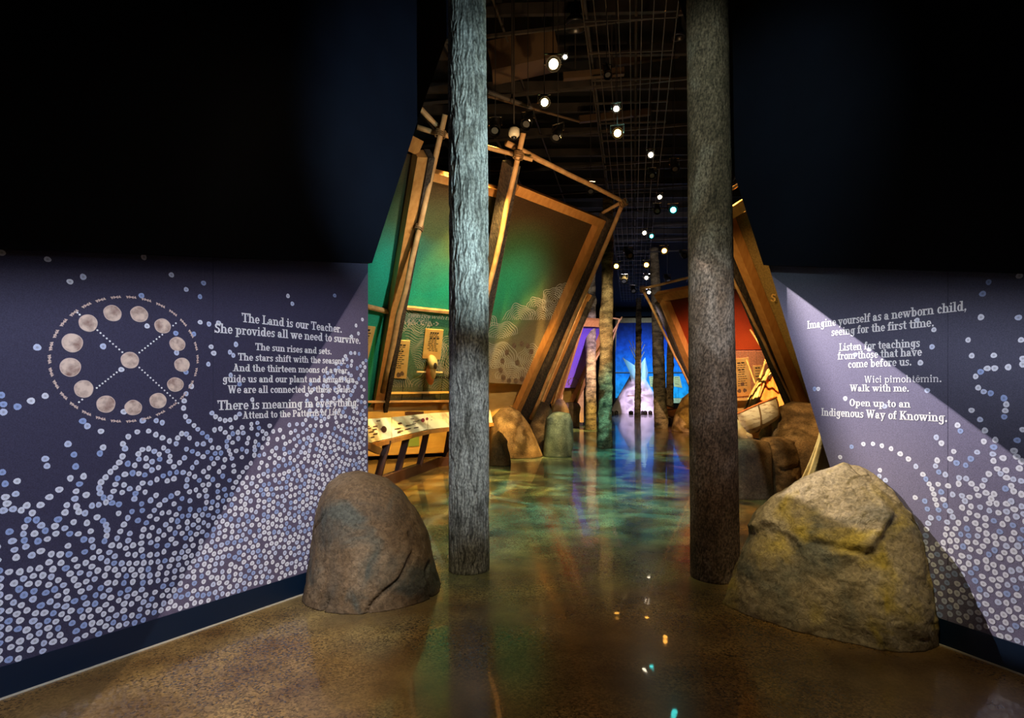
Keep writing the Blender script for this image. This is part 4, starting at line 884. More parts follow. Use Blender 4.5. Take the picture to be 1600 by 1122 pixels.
# planks under the rail
xs = [600, 611, 640, 672, 700, 728, 752]
for a, b in zip(xs, xs[1:]):
    def sx(x, y): return x-(y-485)*.13
    part('plank', quad(PA, [(sx(a, 483)+6, 483), (sx(b, 483)+4.9, 486), (sx(b, 628)+4.9, 629), (sx(a, 628)+6, 629)], .03, .004), M_plankG, bayA)
part('top_beam', MB().beam(PA.at(664, 270, .05), PA.at(786, 302, .05), .14, .16, PA.n), M_timber, bayA)
part('cross_rail', MB().beam(PA.at(612, 478, .05), PA.at(745, 492, .05), .06, .06, PA.n), M_pole, bayA)
part('side_post', MB().beam(PA.at(783, 300, .05), PA.at(735, 625, .05), .09, .12, PA.n), M_timber, bayA)
part('side_post', MB().beam(PA.at(659, 240, .10), PA.at(588, 640, .10), .20, .22, PA.n), M_timber, bayA)
part('bark_post', MB().beam(PA.at(671, 240, .14), PA.at(600, 640, .14), .09, .26, PA.n), M_bark, bayA, label='dark bark faced strip')
# base: ledge and amber wall
bA0 = P(560, 628, 12.6); bA1 = P(770, 628, 14.2)
nb = Plane(P(560, 640, 12.6), P(770, 640, 14.2), P(560, 500, 12.6))
part('ledge', MB().beam(nb.at(540, 628, .12), nb.at(770, 626, .12), .30, .05, (0, 0, 1)), M_pole, bayA)
part('ledge_rail', MB().beam(nb.at(540, 615, .1), nb.at(770, 612, .1), .07, .05, (0, 0, 1)), M_ply, bayA)
part('base_wall', quad(nb, [(520, 630), (775, 628), (775, 704), (520, 716)], .05), M_ply, bayA)
part('hatch', quad(nb, [(633, 643), (662, 643), (662, 648), (633, 648)], .02, .02), M_rust, bayA)
part('hatch_panel', quad(nb, [(634, 668), (655, 666), (655, 697), (634, 698)], .02, .02), mat('green_board', (0.30, 0.42, 0.10), .5), bayA)
part('hatch_panel', quad(nb, [(520, 705), (775, 695), (775, 703), (520, 715)], .03, .02), M_ply, bayA)
polyA = [(618, 430), (700, 440), (742, 450), (735, 620), (600, 624)]
swirls(PA, polyA, [(628, 522, 46, 40, 200, .8), (650, 575, 60, -10, 110, .9), (690, 610, 45, 20, 170, 1), (612, 605, 30, 0, 180, 1), (655, 505, 18, 0, 360, 1), (715, 560, 36, 60, 240, 1)], bayA, .010, 3.2)
text_on(PA, 'nêhiyawêhtwê', (637, 494), (712, 501), 7, bayA, M_line, .012, .6)
sy = MB()
def syl(strokes):
    for s_ in strokes: ribbon(sy, PA, s_, .03, .012)
def tri(x, y, s=7): return [(x, y+s), (x+s*.5, y), (x+s, y+s), (x, y+s)]
syl([[(616, 499), (621, 502), (616, 506)], [(622, 498), (623, 500)], tri(627, 499, 7), [(640, 498), (637, 503), (641, 504), (638, 508)], tri(642, 500, 7),
     [(650, 505), (652, 505)], [(655, 500), (656, 501)], [(663, 500), (658, 502), (658, 506), (663, 508)], [(659, 496), (660, 497)], [(665, 504), (667, 504)], tri(668, 502, 7), [(677, 506), (679, 506)], [(681, 503), (685, 506), (681, 509)]])
part('syllabics', sy, M_line, bayA, kind='stuff')
text_on(PA, 'pool', (679, 591), (701, 592), 7, bayA, M_ink, .012, 1)

def plaque(plane, pts, label, rows, m=M_plaque, blobs=(), head=True):
    c = plane.at(sum(p[0] for p in pts)/4, sum(p[1] for p in pts)/4, .03)
    lo = plane.at(*pts[2], .03)
    t = thing('info_plaque', label, 'sign', lo, 'amber text plaques')
    part('board', quad(plane, pts, .02, .035), m, t)
    mb = MB(); (xa, ya), (xb, yb), (xc, yc), (xd, yd) = pts
    for i in range(rows):
        f = .12+.60*i/max(1, rows-1); x0 = xa+(xd-xa)*f; x1 = xb+(xc-xb)*f; y0 = ya+(yd-ya)*f; y1 = yb+(yc-yb)*f
        l = rnd.uniform(.18, .3); r = rnd.uniform(.7, .86); wd = .045 if (head and i in (0, 3)) else .022
        segs = rnd.randint(2, 4); 
        for k in range(segs):
            s0 = l+(r-l)*k/segs; s1 = l+(r-l)*(k+.8)/segs
            ribbon(mb, plane, [(x0+(x1-x0)*s0, y0+(y1-y0)*s0), (x0+(x1-x0)*s1, y0+(y1-y0)*s1)], wd, .0375)
    part('printed_text', mb, M_ink, t, kind='stuff')
    if blobs:
        for x, y, r in blobs:
            mb = MB(); mb.add([plane.at(x+r*math.cos(a), y+r*math.sin(a)*(1+.2*math.sin(3*a+x)), .039) for a in [2*PI*j/16 for j in range(16)]], [tuple(range(16))])
            part('printed_picture', mb, M_brown, t)
    return t
plaque(PA, [(608, 531), (641, 533), (635, 592), (600, 590)], 'tall amber plaque with two dark figures printed at its foot', 12, blobs=[(609, 583, 4.5), (614, 579, 3.6), (607, 578, 3), (623, 586, 3.6), (628, 584, 3.4)])
plaque(PA, [(665, 514), (693, 516), (688, 562), (660, 560)], 'amber plaque above the cradleboard', 11)
# side panel Z on the left of the first post
Z1 = P(648, 236, 8.8); Z3 = P(585, 560, 11.6); Z2 = P(560, 330, 8.4)
PZ = Plane(Z1, Z2, Z3)
bayZ = thing('leaning_wall_bay', 'green leaning panel seen beside the inner edge of the left wall', 'display wall', (Z3.x-.6, Z3.y, 0))
part('graphic_panel', quad(PZ, [(650, 245), (500, 190), (440, 640), (583, 640)], .03), M_pZ, bayZ)
part('top_beam', MB().beam(PZ.at(500, 190-35, .1), PZ.at(650, 228, .1), .22, .18, PZ.n), M_timber, bayZ)
part('cross_rail', MB().tube([PZ.at(520, 466, .05), PZ.at(606, 487, .05)], .05, 10), M_pole, bayZ)
plaque(PZ, [(560, 508), (587, 511), (575, 562), (548, 560)], 'amber plaque half hidden by the left wall edge', 8)

# cradleboard hanging on the planks
cb = thing('cradleboard', 'beaded yellow and orange moss bag with a hood on the plank board', 'cradleboard', PA.at(674, 598, .12))
def blob(parent, name, plane, cx, cy, rx, ry, depth, m, off=.04, n=14, k=8):
    mb = MB(); c = plane.at(cx, cy, off); ux = (plane.at(cx+rx, cy, off)-c); uy = (plane.at(cx, cy-ry, off)-c)
    for i in range(k+1):
        ph = -PI/2+PI*i/k
        for j in range(n):
            t = 2*PI*j/n; mb.v.append(tuple(c+ux*(math.cos(ph)*math.cos(t))+uy*math.sin(ph)+plane.n*(depth*math.cos(ph)*math.sin(t))))
    for i in range(k):
        for j in range(n): a = i*n+j; b = i*n+(j+1) % n; mb.f.append((a, b, b+n, a+n))
    return part(name, mb, m, parent, smooth=True)
blob(cb, 'bag', PA, 672, 586, 6.5, 15, .12, M_hide, .14)
blob(cb, 'wrap', PA, 676, 580, 5, 12, .10, M_plaque, .20)
blob(cb, 'hood', PA, 676, 566, 7.5, 9, .14, M_hidepale, .16)
blob(cb, 'hood_opening', PA, 679, 570, 3.5, 5, .1, M_ink, .24)
part('cross_bar', MB().tube([PA.at(651, 581, .12), PA.at(691, 582, .12)], .022, 8), M_cream, cb)

# ---- bay B
B1 = P(803, 285, 9.43); B2 = P(941, 345, 11.5); B3 = P(824, 600, 13.8)
PB = Plane(B1, B2, B3)
bayB = thing('leaning_wall_bay', 'large leaning green and tan panel with a printed moon ring, right of the left tree', 'display wall', (B3.x, B3.y, 0))
part('graphic_panel', quad(PB, [(798, 288), (944, 350), (826, 601), (742, 597)]), M_pB, bayB)
part('top_beam', MB().beam(PB.at(803, 294, .08), PB.at(944, 350, .08), .16, .18, PB.n), M_timber, bayB)
part('side_post', MB().beam(PB.at(938, 345, .08), PB.at(800, 656, .08), .19, .16, PB.n), M_timber, bayB)
part('bark_post', MB().beam(PB.at(952, 338, .10), PB.at(812, 668, .10), .26, .30, PB.n), M_bark, bayB, label='dark bark faced post')
part('bark_post', MB().beam(PB.at(799, 255, .10), PB.at(735, 610, .10), .17, .26, PB.n), M_bark, bayB, label='dark bark faced post')
nB = Plane(P(740, 640, 13.5), P(850, 640, 14.9), P(740, 500, 13.5))
part('base_wall', quad(nB, [(735, 600), (829, 600), (822, 700), (735, 710)], .05), M_ply, bayB)
part('ledge', MB().beam(nB.at(738, 599, .05), nB.at(829, 600, .05), .2, .03), M_ply, bayB)
polyB = [(770, 470), (812, 470), (852, 440), (895, 438), (822, 598), (744, 594)]
swirls(PB, polyB, [(784, 530, 30, 20, 170, 1.1), (770, 575, 44, 0, 180, 1), (812, 500, 26, 0, 180, 1), (846, 500, 20, 0, 180, 1), (866, 470, 22, 0, 360, .9), (838, 480, 16, 0, 180, 1), (880, 455, 14, 0, 360, 1), (800, 592, 26, 0, 180, 1), (832, 560, 22, 0, 360, 1), (756, 510, 24, 0, 180, 1), (775, 560, 18, 0, 360, 1)], bayB, .012, 3.0)
for x, y in [(990, 338), (955, 327), (910, 338), (868, 376), (842, 427), (832, 481), (848, 525), (880, 543), (920, 543), (928, 438), (1010, 372), (955, 532)]:
    cx, cy = 560+x/3.74, 450+y/3.74
    mb = MB(); mb.add([PB.at(cx+3.4*math.cos(a), cy+4.4*math.sin(a), .008) for a in [2*PI*j/14 for j in range(14)]], [tuple(range(14))])
    part('printed_moon', mb, M_brown, bayB)

# ---- lashed pole frame over bays A and B
pf = thing('pole_frame', 'lashed frame of slim peeled poles in front of the left leaning panels', 'pole frame', (A3.x+.2, A3.y-.4, 0))
pole(pf, P(597, 612, 11.2), P(695, 180, 8.3), .07)
pole(pf, P(730, 600, 11.8), P(818, 208, 8.6), .07)
pole(pf, P(830, 655, 14.2), P(976, 310, 11.0), .07)
pole(pf, P(652, 199, 8.6), P(832, 250, 9.0), .055)
pole(pf, P(655, 168, 8.3), P(692, 206, 8.6), .055)
pole(pf, P(792, 224, 8.8), P(980, 318, 11.1), .062)
pole(pf, P(978, 312, 11.0), P(941, 333, 11.4), .05)
lash(pf, P(688, 209, 8.45), .06, (.2, 0, 1)); lash(pf, P(810, 243, 8.75), .06, (.2, 0, 1)); lash(pf, P(973, 318, 10.98), .055, (1, 0, .6)); lash(pf, P(655, 356, 9.3), .055, (.25, .2, 1))

# ---- further left bays C (orange), D (purple)
def simple_bay(label, panel, depths, m, frame, base=None, plank=None):
    pl = Plane(P(*panel[0], depths[0]), P(*panel[1], depths[1]), P(*panel[2], depths[2]))
    foot = pl.at(*panel[2]); t = thing('leaning_wall_bay', label, 'display wall', (foot.x, foot.y, 0))
    part('graphic_panel', quad(pl, panel), m, t)
    for nm, a, b, ww, hh in frame:
        part(nm, MB().beam(pl.at(*a, .1), pl.at(*b, .1), ww, hh, pl.n), M_bark if nm == 'bark_post' else M_timber, t, label='dark bark faced post' if nm == 'bark_post' else None)
    return t, pl
tC, PC = simple_bay('narrow leaning panel printed orange behind the moon panel', [(897, 452), (916, 462), (850, 640), (812, 640)], (15.5, 16.3, 18.8), M_pC,
    [('top_beam', (893, 452), (918, 464), .2, .2), ('side_post', (914, 460), (838, 640), .24, .2), ('bark_post', (922, 462), (845, 645), .14, .3)])
tC2, PC2 = simple_bay('leaning panel printed magenta beyond the orange panel', [(900, 470), (917, 480), (868, 622), (845, 622)], (18.5, 19.2, 21.5), M_pC2,
    [('top_beam', (905, 478), (918, 486), .18, .18), ('side_post', (913, 480), (862, 628), .2, .2)])
tD, PD = simple_bay('leaning panel printed and lit purple behind the mottled trunk', [(912, 503), (951, 505), (907, 606), (881, 606)], (22.5, 23.6, 25.6), M_pD,
    [('top_beam', (908, 503), (952, 505), .28, .2), ('side_post', (950, 506), (896, 628), .3, .25), ('side_post', (910, 503), (872, 628), .12, .15)])
part('base_wall', quad(Plane(P(870, 620, 25.8), P(930, 620, 26.4), P(870, 500, 25.8)), [(862, 607), (912, 607), (912, 660), (862, 660)], .05), M_ply, tD)
mb = MB(); 
for i in range(9):
    a = i*PI/6; x = 896+8*math.cos(a); y = 597-9*math.sin(a)*.7
    mb.add([PD.at(x+1.0*math.cos(k), y+1.2*math.sin(k), .02) for k in [2*PI*j/8 for j in range(8)]], [tuple(range(8))])
part('printed_moons', mb, M_brown, tD, kind='stuff')
pf2 = thing('pole_frame', 'lashed poles along the purple and orange panels further in', 'pole frame', (PD.at(890, 615).x, 24, 0))
pole(pf2, P(841, 640, 17.8), P(921, 445, 15.2), .06); pole(pf2, P(862, 640, 21), P(920, 470, 18), .06); 
pole(pf2, P(948, 560, 24), P(968, 498, 22.5), .06); pole(pf2, P(950, 496, 22.4), P(970, 499, 22.6), .05); pole(pf2, P(907, 600, 24), P(972, 495, 22.5), .05)
# ---- right side bays
R0 = Plane(P(1143, 338, 8.6), P(1166, 318, 8.2), P(1250, 640, 10.6))
b0 = thing('leaning_wall_bay', 'brown leaning panel fading to gold along the slanting edge of the right wall', 'display wall', (R0.at(1250, 650).x, R0.at(1250, 650).y, 0))
part('graphic_panel', quad(R0, [(1120, 355), (1180, 322), (1330, 640), (1240, 645)]), M_pR0, b0)
part('top_beam', MB().beam(R0.at(1112, 352, .08), R0.at(1185, 306, .08), .15, .18, R0.n), M_timber, b0)
part('side_post', MB().beam(R0.at(1131, 330, .09), R0.at(1258, 645, .09), .16, .16, R0.n), M_timber, b0)
part('bark_post', MB().beam(R0.at(1119, 338, .10), R0.at(1247, 650, .10), .13, .26, R0.n), M_bark, b0, label='dark bark faced post')
yS = R0.at(1207, 466).y-.12
text_on(Plane(P(1203, 472, yS), P(1212, 472, yS), P(1203, 450, yS)), 'S', (1204, 471), (1212, 471), 11, b0, M_plaque, 0)
R1p = [(1036, 464), (1166, 436), (1262, 545), (1076, 548)]
R1 = Plane(P(1036, 464, 17.0), P(1166, 436, 14.3), P(1080, 560, 18.0))
b1 = thing('leaning_wall_bay', 'leaning panel printed red on both sides of the right tree trunk', 'display wall', (R1.at(1090, 560).x, R1.at(1090, 560).y+1, 0))
part('graphic_panel', quad(R1, R1p), M_pR1, b1)
part('top_beam', MB().beam(R1.at(1028, 464, .1), R1.at(1168, 438, .1), .26, .2, R1.n), M_timber, b1)
part('side_post', MB().beam(R1.at(1034, 462, .1), R1.at(1104, 628, .1), .26, .22, R1.n), M_timber, b1)
part('bark_post', MB().beam(R1.at(1030, 470, .12), R1.at(1096, 632, .12), .16, .3, R1.n), M_bark, b1, label='dark bark faced post')
xs = [1080, 1100, 1122, 1144, 1156, 1168, 1181, 1194, 1207, 1225, 1245]
for a, b in zip(xs, xs[1:]):
    part('plank', quad(R1, [(a+.3, 549), (b-.3, 549), (b+5, 624), (a+6, 624)], .04, .01), M_plankR, b1)
part('ledge', MB().beam(R1.at(1085, 627, .2), R1.at(1262, 620, .2), .3, .08, (0, 0, 1)), M_ply, b1)
nR = Plane(R1.at(1090, 628), R1.at(1260, 622), R1.at(1090, 628)+Vector((0, 0, 1)))
part('base_wall', quad(nR, [(1085, 628), (1270, 622), (1270, 690), (1085, 680)], .05), M_ply, b1)
swirls(R1, [(1144, 549), (1200, 549), (1205, 600), (1148, 600)], [(1160, 570, 20, 0, 180, 1), (1180, 562, 14, 0, 180, 1)], b1, .02, 3.2)
plaque(R1, [(1147, 561), (1169, 559), (1174, 618), (1149, 620)], 'yellow text plaque on the planks right of the right tree trunk', 11, blobs=[(1160, 600, 3), (1155, 611, 3), (1164, 610, 3)])
plaque(R1, [(1176, 572), (1190, 571), (1194, 600), (1179, 601)], 'small yellow plaque behind the hide shelter poles', 5)
pf3 = thing('pole_frame', 'slim lashed poles on the right along the red panel', 'pole frame', (5.2, 12, 0))
pole(pf3, P(1002, 452, 15.6), P(1100, 428, 13.4), .05); pole(pf3, P(1003, 450, 15.6), P(1090, 628, 18), .05)
pole(pf3, P(1118, 380, 8.8), P(1244, 640, 10.4), .035); pole(pf3, P(1135, 380, 9.4), P(1238, 650, 11.4), .04)
pole(pf3, P(1135, 300, 8.3), P(1160, 285, 7.9), .04); pole(pf3, P(1130, 425, 10.5), P(1152, 412, 10.2), .035)
lash(pf3, P(1004, 452, 15.6), .07)
part('tie', MB().tube([P(1150, 418, 10), P(1164, 446, 10)], .02, 6), M_pole, pf3)

# ------------------------------------------------------------------ console with slanted legs
cs = thing('reading_console', 'long slanted console with printed top on dark leaning legs, between left wall and left tree', 'console', (-1.6, 10.2, 0))
fe = [P(560, 696, 8.1), P(612, 684, 9.2), P(668, 671, 10.6), P(720, 665, 12.0), P(770, 660, 13.2)]
be = [P(556, 656, 8.5), P(612, 652, 9.7), P(668, 646, 11.2), P(720, 643, 12.6), P(766, 640, 13.8)]
for i in range(4):
    q4 = [fe[i], fe[i+1], be[i+1], be[i]]
    n4 = (q4[1]-q4[0]).cross(q4[3]-q4[0]).normalized()
    part('top_panel', MB().slab([q4[0].lerp(q4[1], .006), q4[1].lerp(q4[0], .006), q4[2].lerp(q4[3], .006), q4[3].lerp(q4[2], .006)], .035, n4), M_console, cs)
    part('edge_rail', MB().beam(fe[i]-Vector((0, 0, .05)), fe[i+1]-Vector((0, 0, .05)), .05, .07), M_timber, cs)
pr = MB(); pk = MB()
for (i, s_, t_, r, mm) in [(1, .85, .6, .07, 1), (1, .98, .65, .05, 1), (0, .75, .45, .08, 0), (2, .5, .6, .09, 0), (0, .2, .5, .07, 0)]:
    a = fe[i].lerp(fe[i+1], s_).lerp(be[i].lerp(be[i+1], s_), t_); e1 = (fe[i+1]-fe[i]).normalized(); e2_ = (be[i]-fe[i]).normalized(); n4 = e1.cross(e2_).normalized()
    (pr if mm else pk).add([a+e1*(r*1.3*math.cos(k))+e2_*(r*math.sin(k))+n4*.003 for k in [2*PI*j/14 for j in range(14)]], [tuple(range(14))])
for i in range(4):
    e1 = (fe[i+1]-fe[i]); e2_ = (be[i]-fe[i]); n4 = e1.cross(e2_).normalized()
    for k in range(12):
        s0 = rnd.uniform(.05, .75); t0 = rnd.uniform(.15, .85); s1 = s0+rnd.uniform(.08, .2)
        a = fe[i]+e1*s0+e2_*t0+n4*.003; b = fe[i]+e1*s1+e2_*t0+n4*.003; h = e2_.normalized()*.012
        pk.add([a-h, b-h, b+h, a+h], [(0, 1, 2, 3)])
part('printed_picture', pr, M_red, cs, kind='stuff'); part('printed_picture', pk, M_rust, cs, kind='stuff')
for (xt, yt, xf, yf, Yt) in [(606, 688, 590, 748, 9.1), (636, 680, 620, 743, 9.9), (667, 674, 655, 728, 10.8), (704, 668, 695, 722, 12.0), (740, 663, 733, 716, 13.0)]:
    a = P(xt, yt, Yt); b = P(xf, yf, Yt-.1); part('leg', MB().beam(a, b, .11, .07, (0, 1, 0)), M_rust, cs)
for a, b in [((570, 775), (608, 757)), ((608, 757), (682, 729)), ((682, 729), (775, 722))]:
    ga, gb = G(*a), G(*b); part('base_rail', MB().beam(ga+Vector((0, 0, .09)), gb+Vector((0, 0, .09)), .12, .18), M_rust, cs)
part('end_block', MB().beam(P(560, 690, 8.4), P(592, 705, 8.6), .16, .10), M_timber, cs)

# ------------------------------------------------------------------ hide shelter, basket, drape on the right
hs = thing('hide_shelter', 'small shelter of orange hide over yellow poles behind the birch bark basket', 'hide shelter', (P(1205, 650, 11.5).x, 11.5, 0))
def sheet(parent, name, corners, m, nu=14, nv=14, wave=.04, th=.015, folds=3):
    a, b, c, d = [Vector(x) for x in corners]; mb = MB(); nrm = (b-a).cross(d-a).normalized()
    for side in (0, 1):
        for i in range(nu+1):
            for j in range(nv+1):
                u, v = i/nu, j/nv; p = a.lerp(b, u).lerp(d.lerp(c, u), v)
                p += nrm*(wave*math.sin(u*PI*folds*2+v*2)*(1-.4*v)+side*th-wave*.8*math.sin(PI*v)); mb.v.append(tuple(p))
    o = (nu+1)*(nv+1)
    for i in range(nu):
        for j in range(nv):
            k = i*(nv+1)+j; mb.f.append((k, k+nv+1, k+nv+2, k+1)); mb.f.append((o+k, o+k+1, o+k+nv+2, o+k+nv+1))
    edge = [i*(nv+1) for i in range(nu+1)]+[nu*(nv+1)+j for j in range(1, nv+1)]+[i*(nv+1)+nv for i in range(nu-1, -1, -1)]+[j for j in range(nv-1, 0, -1)]
    for x, y in zip(edge, edge[1:]+edge[:1]): mb.f.append((x, o+x, o+y, y))
    return part(name, mb, m, parent, smooth=True)
sheet(hs, 'hide_cover', [P(1192, 593, 11.5), P(1218, 588, 11.4), P(1240, 640, 10.9), P(1176, 642, 11.0)], M_hide)
sheet(hs, 'hide_flap', [P(1188, 596, 11.5), P(1210, 560, 11.8), P(1214, 572, 11.4), P(1180, 606, 11.2)], M_hidepale, wave=.02)
sheet(hs, 'side_cover', [P(1180, 600, 11.6), P(1192, 593, 11.4), P(1178, 640, 10.9), P(1160, 642, 11.2)], M_hidepale, wave=.02)
for a, b in [((1162, 645, 11.0), (1206, 545, 11.6)), ((1176, 645, 10.9), (1214, 548, 11.6)), ((1172, 515, 11.7), (1202, 562, 11.4)), ((1250, 645, 10.8), (1196, 555, 11.4)), ((1166, 562, 12), (1180, 600, 11.6)), ((1198, 555, 11.5), (1188, 592, 11.3))]:
    pole(hs, P(*a), P(*b), .028, m=M_pole)
bk = thing('birch_bark_basket', 'open birch bark basket tilted on the rocks right of the right tree', 'basket', P(1180, 668, 9.0))
mb = MB(); ax0 = P(1141, 655, 8.9); ax1 = P(1205, 628, 9.1)
# trough shaped basket: half shell swept along the axis
ns, nr = 14, 12; d = (ax1-ax0); up_ = Vector((-.15, .42, .9)).normalized(); sd = d.normalized().cross(up_).normalized(); dn = -up_
for side in (1.0, .93):
    for i in range(ns+1):
        t = i/ns; c = ax0.lerp(ax1, t); R_ = (.17+.06*math.sin(PI*t))*side; Dp = (.30+.05*math.sin(PI*t))*side
        for j in range(nr+1):
            a = PI*j/nr; mb.v.append(tuple(c+sd*(R_*math.cos(a))+dn*(Dp*math.sin(a))))
o_ = (ns+1)*(nr+1)
for i in range(ns):
    for j in range(nr):
        k = i*(nr+1)+j; mb.f.append((k, k+1, k+nr+2, k+nr+1)); mb.f.append((o_+k, o_+k+nr+1, o_+k+nr+2, o_+k+1))
for k0 in (0, ns*(nr+1)): mb.f.append(tuple(k0+j for j in range(nr+1)))
part('bark_shell', mb, M_birch, bk, smooth=False)
for sgn in (1, -1):
    part('rim', MB().tube([ax0.lerp(ax1, i/8)+sd*(sgn*(.17+.06*math.sin(PI*i/8))) for i in range(9)], .016, 8), M_hide, bk)
for t in (.5, .98, .02):
    c = ax0.lerp(ax1, t); R_ = .175+.06*math.sin(PI*t); Dp = .305+.05*math.sin(PI*t)
    part('stitched_band', MB().tube([c+sd*(R_*math.cos(a))+dn*(Dp*math.sin(a)) for a in [PI*j/12 for j in range(13)]], .012, 6), M_twine, bk)
bl = thing('wooden_scoop', 'pale curved wooden scoop beside the right tree trunk', 'scoop', P(1162, 690, 8.5))
part('bowl', MB().tube([P(1146, 655, 8.6), P(1152, 668, 8.55), P(1160, 680, 8.5), P(1168, 687, 8.5), P(1175, 688, 8.5)], [.05, .075, .08, .06, .03], 12), M_cream, bl, smooth=True)
part('handle_knob', MB().tube([P(1166, 678, 8.45), P(1172, 682, 8.45), P(1175, 687, 8.45)], [.03, .04, .02], 10), M_cream, bl, smooth=True)
# cream drape just behind the right boulder
dr = MB(); nn = 120; mm_ = 24
top = P(1300, 690, 5.1); 
for i in range(mm_+1):
    v = i/mm_
    for j in range(nn):
        t = 2*PI*j/nn; R_ = .10+.52*v**1.25; R_ *= 1+.13*math.sin(9*t+1)*v+.07*math.sin(17*t+2*v)*v
        dr.v.append((top.x+.02*v+R_*math.cos(t), 5.1+R_*.62*math.sin(t), max(0.0, top.z*1.12*(1-v))))
for i in range(mm_):
    for j in range(nn): a = i*nn+j; b = i*nn+(j+1) % nn; dr.f.append((a, a+nn, b+nn, b))
dr.f.append(tuple(range(nn)))
single('canvas_drape', dr, M_cream, 'folded cream canvas flaring out behind the right boulder', 'drape', (top.x, 5.1, 0), smooth=True)
# canoe far right
cn = thing('canoe', 'small reddish brown canoe far off right of the knotty leaning trunk', 'canoe', (P(1055, 655, 27.6).x, 27.6, 0))
mb = MB(); c0 = P(1040, 640, 28.8); c1 = P(1070, 644, 26.6); nn2 = 16
for i in range(nn2+1):
    t = i/nn2; c = c0.lerp(c1, t); wd = .32*math.sin(PI*t)**.6+.01; sheer = .18*(2*t-1)**2
    dd = (c1-c0); dd.z = 0; sdv = dd.normalized().cross(Vector((0, 0, 1)))
    for j in range(9):
        a = PI*j/8; mb.v.append(tuple(Vector((c.x, c.y, .72+sheer))+sdv*(wd*math.cos(a))-Vector((0, 0, (.42+sheer*.4)*math.sin(a)))))
for i in range(nn2):
    for j in range(8): k = i*9+j; mb.f.append((k, k+1, k+10, k+9))
part('hull', mb, M_hide, cn, smooth=True)
for sg in (0, 8): part('gunwale', MB().tube([mb.v[i*9+sg] for i in range(nn2+1)], .03, 6), M_rust, cn)
part('cradle', MB().box((cn.location.x-.25, 27.4, 0), (cn.location.x+.25, 27.9, .32)), M_rust, cn)

# ------------------------------------------------------------------ tipi
tc_ = Vector((P(995, 645, 44.4).x, 44.4, 0)); R0_ = 2.15; H0 = 3.55
tp = thing('tipi', 'white canvas tipi lit violet and blue at the end of the path', 'tipi', tc_)
mb = MB(); nn = 64; kk_ = 20
for i in range(kk_+1):
    v = i/kk_
    for j in range(nn):
        t = 2*PI*j/nn; r = (R0_*(1-v)+.16*v)*(1+.012*math.sin(16*t)*(1-v)); mb.v.append(tuple(tc_+Vector((r*math.cos(t), r*math.sin(t), v*H0))))
for i in range(kk_):
    for j in range(nn): a = i*nn+j; b = i*nn+(j+1) % nn; mb.f.append((a, b, b+nn, a+nn))
part('canvas_cover', mb, M_canvas, tp, smooth=True)
def flapmesh(sg):
    m_ = MB(); a = tc_+Vector((sg*.55, -.62, 2.35)); b = tc_+Vector((sg*.10, -.30, 3.6)); c = tc_+Vector((sg*1.22 if sg < 0 else sg*.55, -.45, 4.3)); d = tc_+Vector((sg*.70, -.75, 3.1)); e = tc_+Vector((sg*.14, -.6, 2.4))
    m_.slab([e, a, d, c, b], .02, Vector((0, -1, 0))); return m_
part('smoke_flap', flapmesh(-1), M_canvas, tp); part('smoke_flap', flapmesh(1), M_canvas, tp)
for k in range(10):
    a = 2*PI*k/10+.2; base = tc_+Vector((R0_*.96*math.cos(a), R0_*.96*math.sin(a), 0)); tipv = tc_+Vector((-.62*math.cos(a), -.62*math.sin(a), 5.2+.5*math.sin(k*2.3)))
    st = base.lerp(tipv, .60); part('tent_pole', MB().tube([st, tipv], [.035, .022], 6), M_pole, tp)
mb = MB(); mb.slab([tc_+Vector((-.05, -.42, 2.9)), tc_+Vector((-.16, -.75, 2.2)), tc_+Vector((.12, -.75, 2.2))], .02, Vector((0, -1, 0))); part('smoke_opening', mb, M_ink, tp)
for k in range(6):
    z = 1.2+k*.22; y = -(R0_*(1-z/H0)+.16*z/H0)-.03; part('lacing_pin', MB().tube([tc_+Vector((-.14, y, z)), tc_+Vector((.14, y, z))], .012, 5), M_pole, tp)
part('door_tie', MB().tube([tc_+Vector((-1.0, -1.22, 1.35)), tc_+Vector((-.1, -1.42, 1.33))], .02, 5), M_pole, tp)

# backdrop behind the tipi
bd = thing('backdrop_screen', 'tall screen lit blue behind the tipi with a wooden top rail', 'screen', (P(1030, 640, 48.5).x, 48.5, 0))
PBD = Plane(P(950, 640, 48.5), P(1100, 640, 48.5), P(950, 500, 48.5))
xs = [955, 990, 1025, 1060, 1095, 1140, 1190]
for a, b in zip(xs, xs[1:]): part('screen_panel', quad(PBD, [(a+.2, 503), (b-.2, 503), (b-.2, 622), (a+.2, 622)], .06), M_screen, bd)
part('top_rail', MB().beam(PBD.at(961, 501, .15), PBD.at(1190, 499, .15), .2, .4), M_timber, bd)
part('side_rail', MB().beam(PBD.at(963, 500, .15), PBD.at(955, 640, .15), .15, .15, (0, 1, 0)), M_timber, bd)
part('cross_rail', MB().beam(PBD.at(955, 582, .15), PBD.at(1190, 582, .15), .08, .08), M_steel, bd)
part('base_panel', quad(PBD, [(955, 623), (1190, 623), (1190, 644), (955, 644)], .06), M_curtain, bd)
part('display_shelf', MB().beam(PBD.at(1030, 626, .5), PBD.at(1100, 626, .5), .8, .4), M_cream, bd)
plaque(PBD, [(1052, 588), (1062, 588), (1066, 606), (1053, 604)], 'orange plaque on the blue screen left of the right tree', 4)
plaque(PBD, [(1014, 588), (1024, 588), (1024, 606), (1016, 604)], 'orange plaque on the blue screen right of the tipi', 4)
cu = MB(); 
for i in range(61):
    x = 7.0+1.6*i/60; cu.v += [(x, 47.4+.12*math.sin(i*1.2), 0.0), (x, 47.4+.12*math.sin(i*1.2), 8.7)]
for i in range(60): cu.f.append((2*i, 2*i+2, 2*i+3, 2*i+1))
o = single('black_curtain', cu, M_curtain, 'black curtain hanging left of the blue screen', 'curtain', (7.8, 47.4, 0))
